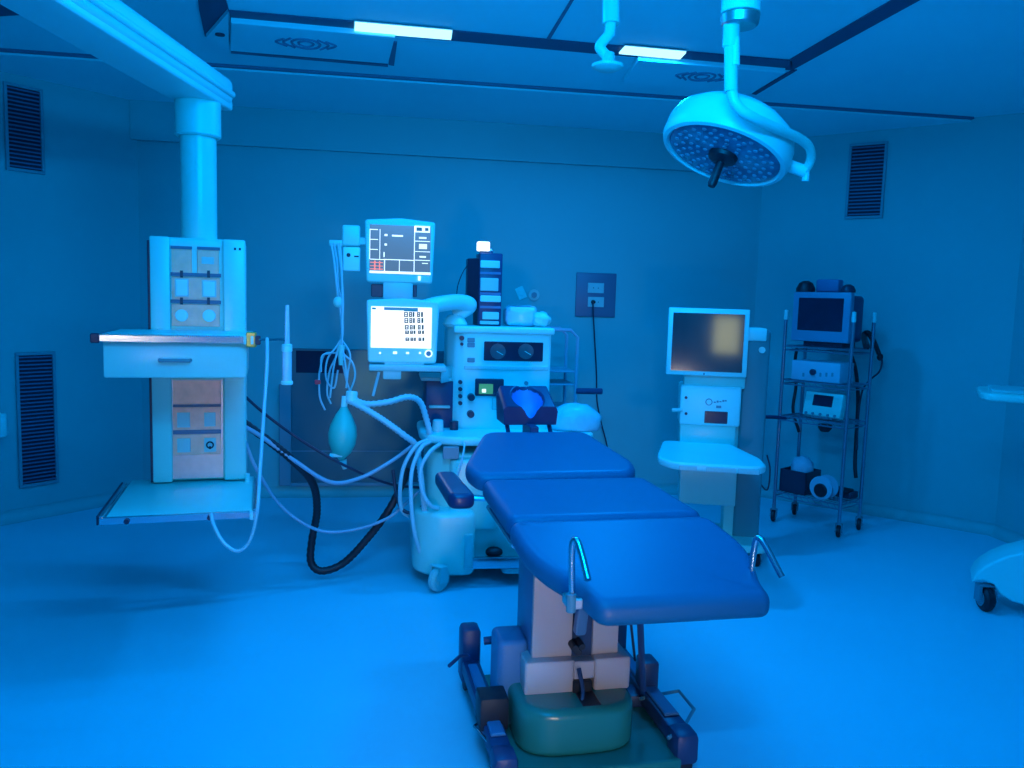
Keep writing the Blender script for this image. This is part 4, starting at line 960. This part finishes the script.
# what stands on the cart
def CWf(lx, ly): q = CT.R @ np.array([lx, ly, 0])+CT.o; return q
def on_cart(name, label, cat, lx, ly, z, deg=0):
    q = CWf(lx, ly); F = Fr(q[:2], ang+deg); o = thing(name, label, cat, F); o.location.z = z; return o, F
z = zsh[3]+.006
t, F = on_cart('box_monitor', 'deep blue-grey box monitor with dark screen on the cart top shelf', 'monitor', Wd/2, .06, z)
def FR(x0, y0, x1, y1, ly):
    e = F.rect(x0, y0, x1, y1, ly); return e[0], e[1], e[2]-z, e[3]-z
e = FR(792, 292, 850, 337, -.04); top_ = e[3]
bz = MB().box(e[0], e[1], -.04, .02, .035, top_, .012, 2).build('bezel', DBLUE, t)
f = FR(798, 298, 843, 331, -.041); MB().box(f[0], f[1], -.044, -.03, f[2], f[3], .003, 1).build('screen', SCROFF2, bz)
MB().box(e[0]+.03, e[1]-.02, 0.015, .22, .04, top_-.02, .03, 3, None).build('rear_housing', NAVY, t)
MB().box(e[0]+.08, e[1]-.06, -.0, .2, 0, .04, .006, 2).build('stand_foot', DARK, t)
zt2 = z+top_
def top_item(name, label, cat, x0, y0, x1, y1, ly, m, kind, zoff=0):
    global F
    c = F.y((x0+x1)/2, y1, ly); q = F.R @ np.array([c[0], ly, 0])+F.o; G = Fr(q[:2], ang)
    ee = G.rect(x0, y0, x1, y1, 0); h_ = ee[3]-ee[2]; w_ = ee[1]-ee[0]
    if kind == 'dome': o = MB().lathe([(0, 0), (w_/2, 0), (w_/2, h_*.3), (w_*.36, h_*.8), (w_*.15, h_), (0, h_)], 24).build(name, m)
    else: o = MB().box(-w_/2, w_/2, -.03, .05, 0, h_, min(.015, h_*.3), 3).build(name, m)
    o.location = (q[0], q[1], zt2+.001+zoff); o.rotation_euler.z = R_(ang); return tag(o, label, cat)
top_item('camera_head', 'dark rounded camera head resting on the box monitor, left one', 'camera head', 797, 281, 814, 292, .04, BLACK, 'dome')
top_item('adapter', 'small dark adapter resting on the box monitor, right one', 'adapter', 841, 284, 855, 292, .03, DARK, 'dome')
top_item('equipment_box', 'flat grey equipment box lying on the box monitor between two dark items', 'box', 817, 279, 840, 292, .1, BLUEP, 'box')
z = zsh[2]+.006
t, F = on_cart('control_box', 'pale low control box with a dark knob on the cart second shelf', 'control box', Wd/2, .08, z)
e = FR(791, 364, 840, 384, -.05); MB().box(e[0], e[1], -.05, .16, 0, e[3]-min(0, e[2]), .008, 2).build('housing', BOX_L, t)
q = F.y(813, 372, -.055); MB().cyl((q[0], -.045, q[2]-z), (q[0], -.07, q[2]-z), .022, n=18, bev=.003).build('knob', DARK, t)
for x in (803, 820, 826, 832): q = F.y(x, 375, -.055); MB().box(q[0]-.008, q[0]+.008, -.053, -.045, q[2]-z-.012, q[2]-z+.016, .002, 1).build('switch', GREY, t)
z = zsh[1]+.006
t, F = on_cart('tilted_monitor', 'small pale tilted monitor with dark screen on the cart third shelf', 'monitor', Wd*.53, .08, z)
e = FR(800, 395, 838, 424, -.04); hh = e[3]
tl_ = Matrix.Rotation(R_(-14), 4, 'X')
MB().box(e[0], e[1], -.04, .03, .0, hh, .01, 2, Matrix.Translation((0, .03, .01)) @ tl_).build('housing', WHITE2, t)
ctr = (e[0]+e[1])/2; ww = e[1]-e[0]
MB().box(ctr-ww*.27, ctr+ww*.25, -.043, -.03, hh*.42, hh*.88, .002, 1, Matrix.Translation((0, .03, .01)) @ tl_).build('screen', SCROFF2, t)
for dx in (-.38, -.2, 0, .2, .38): MB().cyl(Vector((ctr+dx*ww, -.01, hh*.2)), Vector((ctr+dx*ww, -.022, hh*.2)), .009, n=10).build('button', GREY, t)
MB().box(ctr-.08, ctr+.08, .0, .12, 0, .02, .004, 1).build('foot', GREY, t)
q = CWf(Wd*.62, .08); F = Fr(q[:2], ang); zz = zsh[1]-.031
o = MB().lathe([(.05, 0), (.048, -.025), (.03, -.05), (0, -.055)], 24).build('rubber_cup', BLACK); o.location = (q[0], q[1], zz); tag(o, 'black rubber cup hanging under the cart third shelf', 'cup')
z = zsh[0]+.006
t, F = on_cart('dark_basket', 'dark open bin on the cart bottom shelf, left side', 'bin', .12, .13, z)
ee = FR(780, 470, 806, 498, -.1); w_ = .21; h_ = .17
b_ = MB()
MB().box(-w_/2, w_/2, -.1, .12, .0, .012, .003, 1).build('bin_base', DARK, t)
for (x0, x1, y0, y1) in ((-w_/2, w_/2, -.1, -.09), (-w_/2, w_/2, .11, .12), (-w_/2, -w_/2+.01, -.1, .12), (w_/2-.01, w_/2, -.1, .12)): b_.box(x0, x1, y0, y1, .01, h_, .002, 1)
b_.build('bin_wall', DARK, t)
q = CWf(.13, .14); o = MB().blob((0, 0, .13), .085, .085, .1, .08, 3).build('cloth_bundle', BOX_L, None, 60); o.location = (q[0], q[1], z+.04); tag(o, 'pale crumpled cloth bundle in the dark bin on the cart bottom shelf', 'cloth')
t, F = on_cart('cable_spool', 'pale arched spool with a black core on the cart bottom shelf, middle', 'spool', Wd*.68, .05, z)
R0 = .085
MB().cyl((0, -.03, R0), (0, -.022, R0), R0, n=32).build('flange', BOX_L, t); MB().cyl((0, .06, R0), (0, .068, R0), R0, n=32).build('flange', BOX_L, t)
MB().cyl((0, -.04, R0*.8), (0, .06, R0*.8), .05, n=24, bev=.006).build('core', BLACK, t)
t, F = on_cart('foot_switch', 'dark low foot switch on the cart bottom shelf, right end', 'foot switch', Wd*.82, .26, z)
MB().box(-.09, .07, -.06, .06, 0, .05, .012, 3).build('housing', DARK, t); MB().box(-.07, .05, -.07, .03, .045, .065, .006, 2, Matrix.Rotation(.1, 4, 'X')).build('pedal', BLACK, t)
# endoscope handle hanging on the cart's right side
zh = c_(869, 330, Dp*.8)[2]
EH = Fr(CWf(Wd, Dp*.75)[:2], 0); t = thing('endoscope', 'black hooked endoscope handle with hanging cable on the right side of the cart', 'endoscope', EH)
E_ = lambda x, y: EH.t(x, y, 6.0)
MB().tube([(-.005, 0, E_(863, 345)[2]), E_(864, 336), E_(868, 333), E_(874, 342), E_(879, 354)], .024, 10, True, 7, .016).build('grip', BLACK, t, 60)
MB().tube([E_(879, 354), E_(882, 362), E_(879, 372), E_(870, 380), E_(862, 392), E_(858, 420), E_(857, 450)], .007, 8).build('cable', DARK, t, 60)
MB().blob(E_(880, 357), .022, .022, .028).build('eyepiece', BLACK, t)
# black power lead looping down the cart side
hose('cart_cable', 'black cable hanging down behind the right post of the cart', [(852, 357, 5.95), (856, 372, 6.0), (858, 400, 6.02), (856, 440, 6.02), (855, 465, 6.0), (856, 478, 5.99)], .014, BLACK, 'cable')
hose('cart_lead', 'dark thin lead hanging behind the top two shelves of the cart, left side', [(797, 348, 6.15), (795, 362, 6.18), (796, 385, 6.18), (793, 410, 6.18), (799, 432, 6.18)], .012, BLACK, 'cable')
hose('wall_bracket', 'dark bar standing out left of the wire cart', [(762, 417, 5.9), (772, 417, 5.98), (786, 418, 6.05)], .014, NAVY, 'bar')

# ------------------------------------------------------------------ device cut by the right edge
q = on_z(1085, 606, 0); RD = Fr(q[:2], -36)
t = thing('mobile_stand', 'white mobile stand with curved base and tray, cut by the right picture edge', 'mobile stand', RD)
lw = RD.z(985, 614, 0)
zb_ = RD.y(1015, 560, lw[1]+.02)[2]; xl_ = lw[0]
# arched foot
mb = MB(); lyf = lw[1]+.03
pts = [RD.y(x, y, lyf) for x, y in ((972, 582), (976, 574), (983, 568), (993, 562), (1008, 556), (1030, 551), (1090, 547), (1130, 556), (1130, 612), (1090, 612), (1030, 607), (1012, 602), (999, 594), (994, 585), (984, 581))]
mb.prism([(p[0], p[2]) for p in pts][::-1], lyf, lyf+.26, .012, 3, None, Matrix(((1, 0, 0, 0), (0, 0, 1, 0), (0, 1, 0, 0), (0, 0, 0, 1))))
mb.build('foot', WHITE, t, 60)
caster(t, (lw[0]+.0, lw[1]+.06), .068, .055, R_(25), BLACK, GREY, .15); caster(t, (lw[0]+.62, lw[1]+.26), .068, .055, R_(25), BLACK, GREY, .15); caster(t, (lw[0]+.62, lw[1]+.06), .068, .055, .3, BLACK, GREY, .15)
MB().cyl((.0, lw[1]+.16, .2), (.0, lw[1]+.16, 1.06), .05, n=24).build('column', WHITE2, t)
e = RD.y(980, 396, lw[1]-.08); zt_ = e[2]
MB().prism(roundpoly([(e[0], lw[1]-.02), (e[0]+.03, lw[1]-.12), (.3, lw[1]-.12), (.3, lw[1]+.35), (e[0], lw[1]+.35)], .06, 5), zt_-.02, zt_+.02, .012, 3).build('tray', WHITE2, t, 50)
MB().prism(roundpoly([(e[0]+.05, lw[1]-.06), (.25, lw[1]-.06), (.25, lw[1]+.3), (e[0]+.05, lw[1]+.3)], .06, 5), zt_+.018, zt_+.035, .006, 2).build('tray_mat', PALE, t, 50)

# ------------------------------------------------------------------ lit doorway behind the viewer
sc = WS.R @ np.array(WS.y(727, 335, -.003))+WS.o
dv = sc-CO; nrm = WS.R @ np.array([0, -1, 0]); rf = dv-2*(dv@nrm)*nrm
kx = (YN-sc[1])/rf[1]; hit = sc+rf*kx
print('door reflection hit', hit)
DX = hit[0]
F = Fr((DX, YN), 0)
dw = MB()
for x0, x1, z0, z1 in ((-.52, -.46, 0, 2.2), (.46, .52, 0, 2.2), (-.52, .52, 2.2, 2.26)): dw.box(DX+x0, DX+x1, YN+.001, YN+.06, z0+.001, z1, .006, 1)
struct('trim_9', dw, PALE)
d1 = struct('door_1', MB().box(DX-.455, DX+.455, YN+.002, YN+.045, .005, 2.195, .004, 1), PALE)
dp_ = MB().box(DX-.17, DX+.17, YN+.046, YN+.05, hit[2]-.25, hit[2]+.25).build('door_pane', DOORW, d1, 0)

# ------------------------------------------------------------------ light
BLUE = (.0, .29, 1.0)
def area(name, loc, sx, sy, power, col, rot=(0, 0, 0), spread=None):
    l = bpy.data.lights.new(name, 'AREA'); l.shape = 'RECTANGLE'; l.size = sx; l.size_y = sy; l.energy = power; l.color = col
    if spread: l.spread = R_(spread)
    o = bpy.data.objects.new(name, l); COL.objects.link(o); o.location = loc; o.rotation_euler = rot; return o
KW = 1.0
for x, y, pw in ((.1, 3.7, 22), (1.5, 3.0, 3), (.1, 1.2, 5), (1.5, 1.2, 6)):
    area('ceiling_lamp', (x, y, 2.97), .7, .3, pw, BLUE)
area('strip_lamp', (c1[0], c1[1], 2.978), .42, .05, 70, (.0, .32, 1))
area('strip_lamp', (c2[0], c2[1], 2.978), .28, .05, 34, (.0, .30, 1))
o = area('ceiling_fill_light', (.35, 1.5, 2.55), 1.0, .12, 54, (.0, .35, 1))  # added fill without a fixture, thrown up to brighten the ceiling
o.rotation_euler = Vector((0, 3.1, .42)).to_track_quat('-Z', 'Y').to_euler()
tgt = Vector((.62, 2.7, .45)); src = Vector((.45, -.7, .5))
o = area('doorway_fill', src, .3, .3, 1.4, (1, .85, .7), spread=45)  # added spot standing in for the doorway glow on the table column
o.rotation_euler = (tgt-src).to_track_quat('-Z', 'Y').to_euler()
src = Vector((-1.3, -1.2, 1.5)); tgt = Vector((-.62, 3.6, 1.15))
o = area('doorway_fill', src, .3, .3, .3, (1, .8, .6), spread=22)  # second added spot, away from the door, to warm the pendant sockets
o.rotation_euler = (tgt-src).to_track_quat('-Z', 'Y').to_euler()
W = bpy.data.worlds.new('world'); S.world = W; W.use_nodes = True
W.node_tree.nodes['Background'].inputs['Color'].default_value = (.0, .03, .1, 1)
W.node_tree.nodes['Background'].inputs['Strength'].default_value = .3
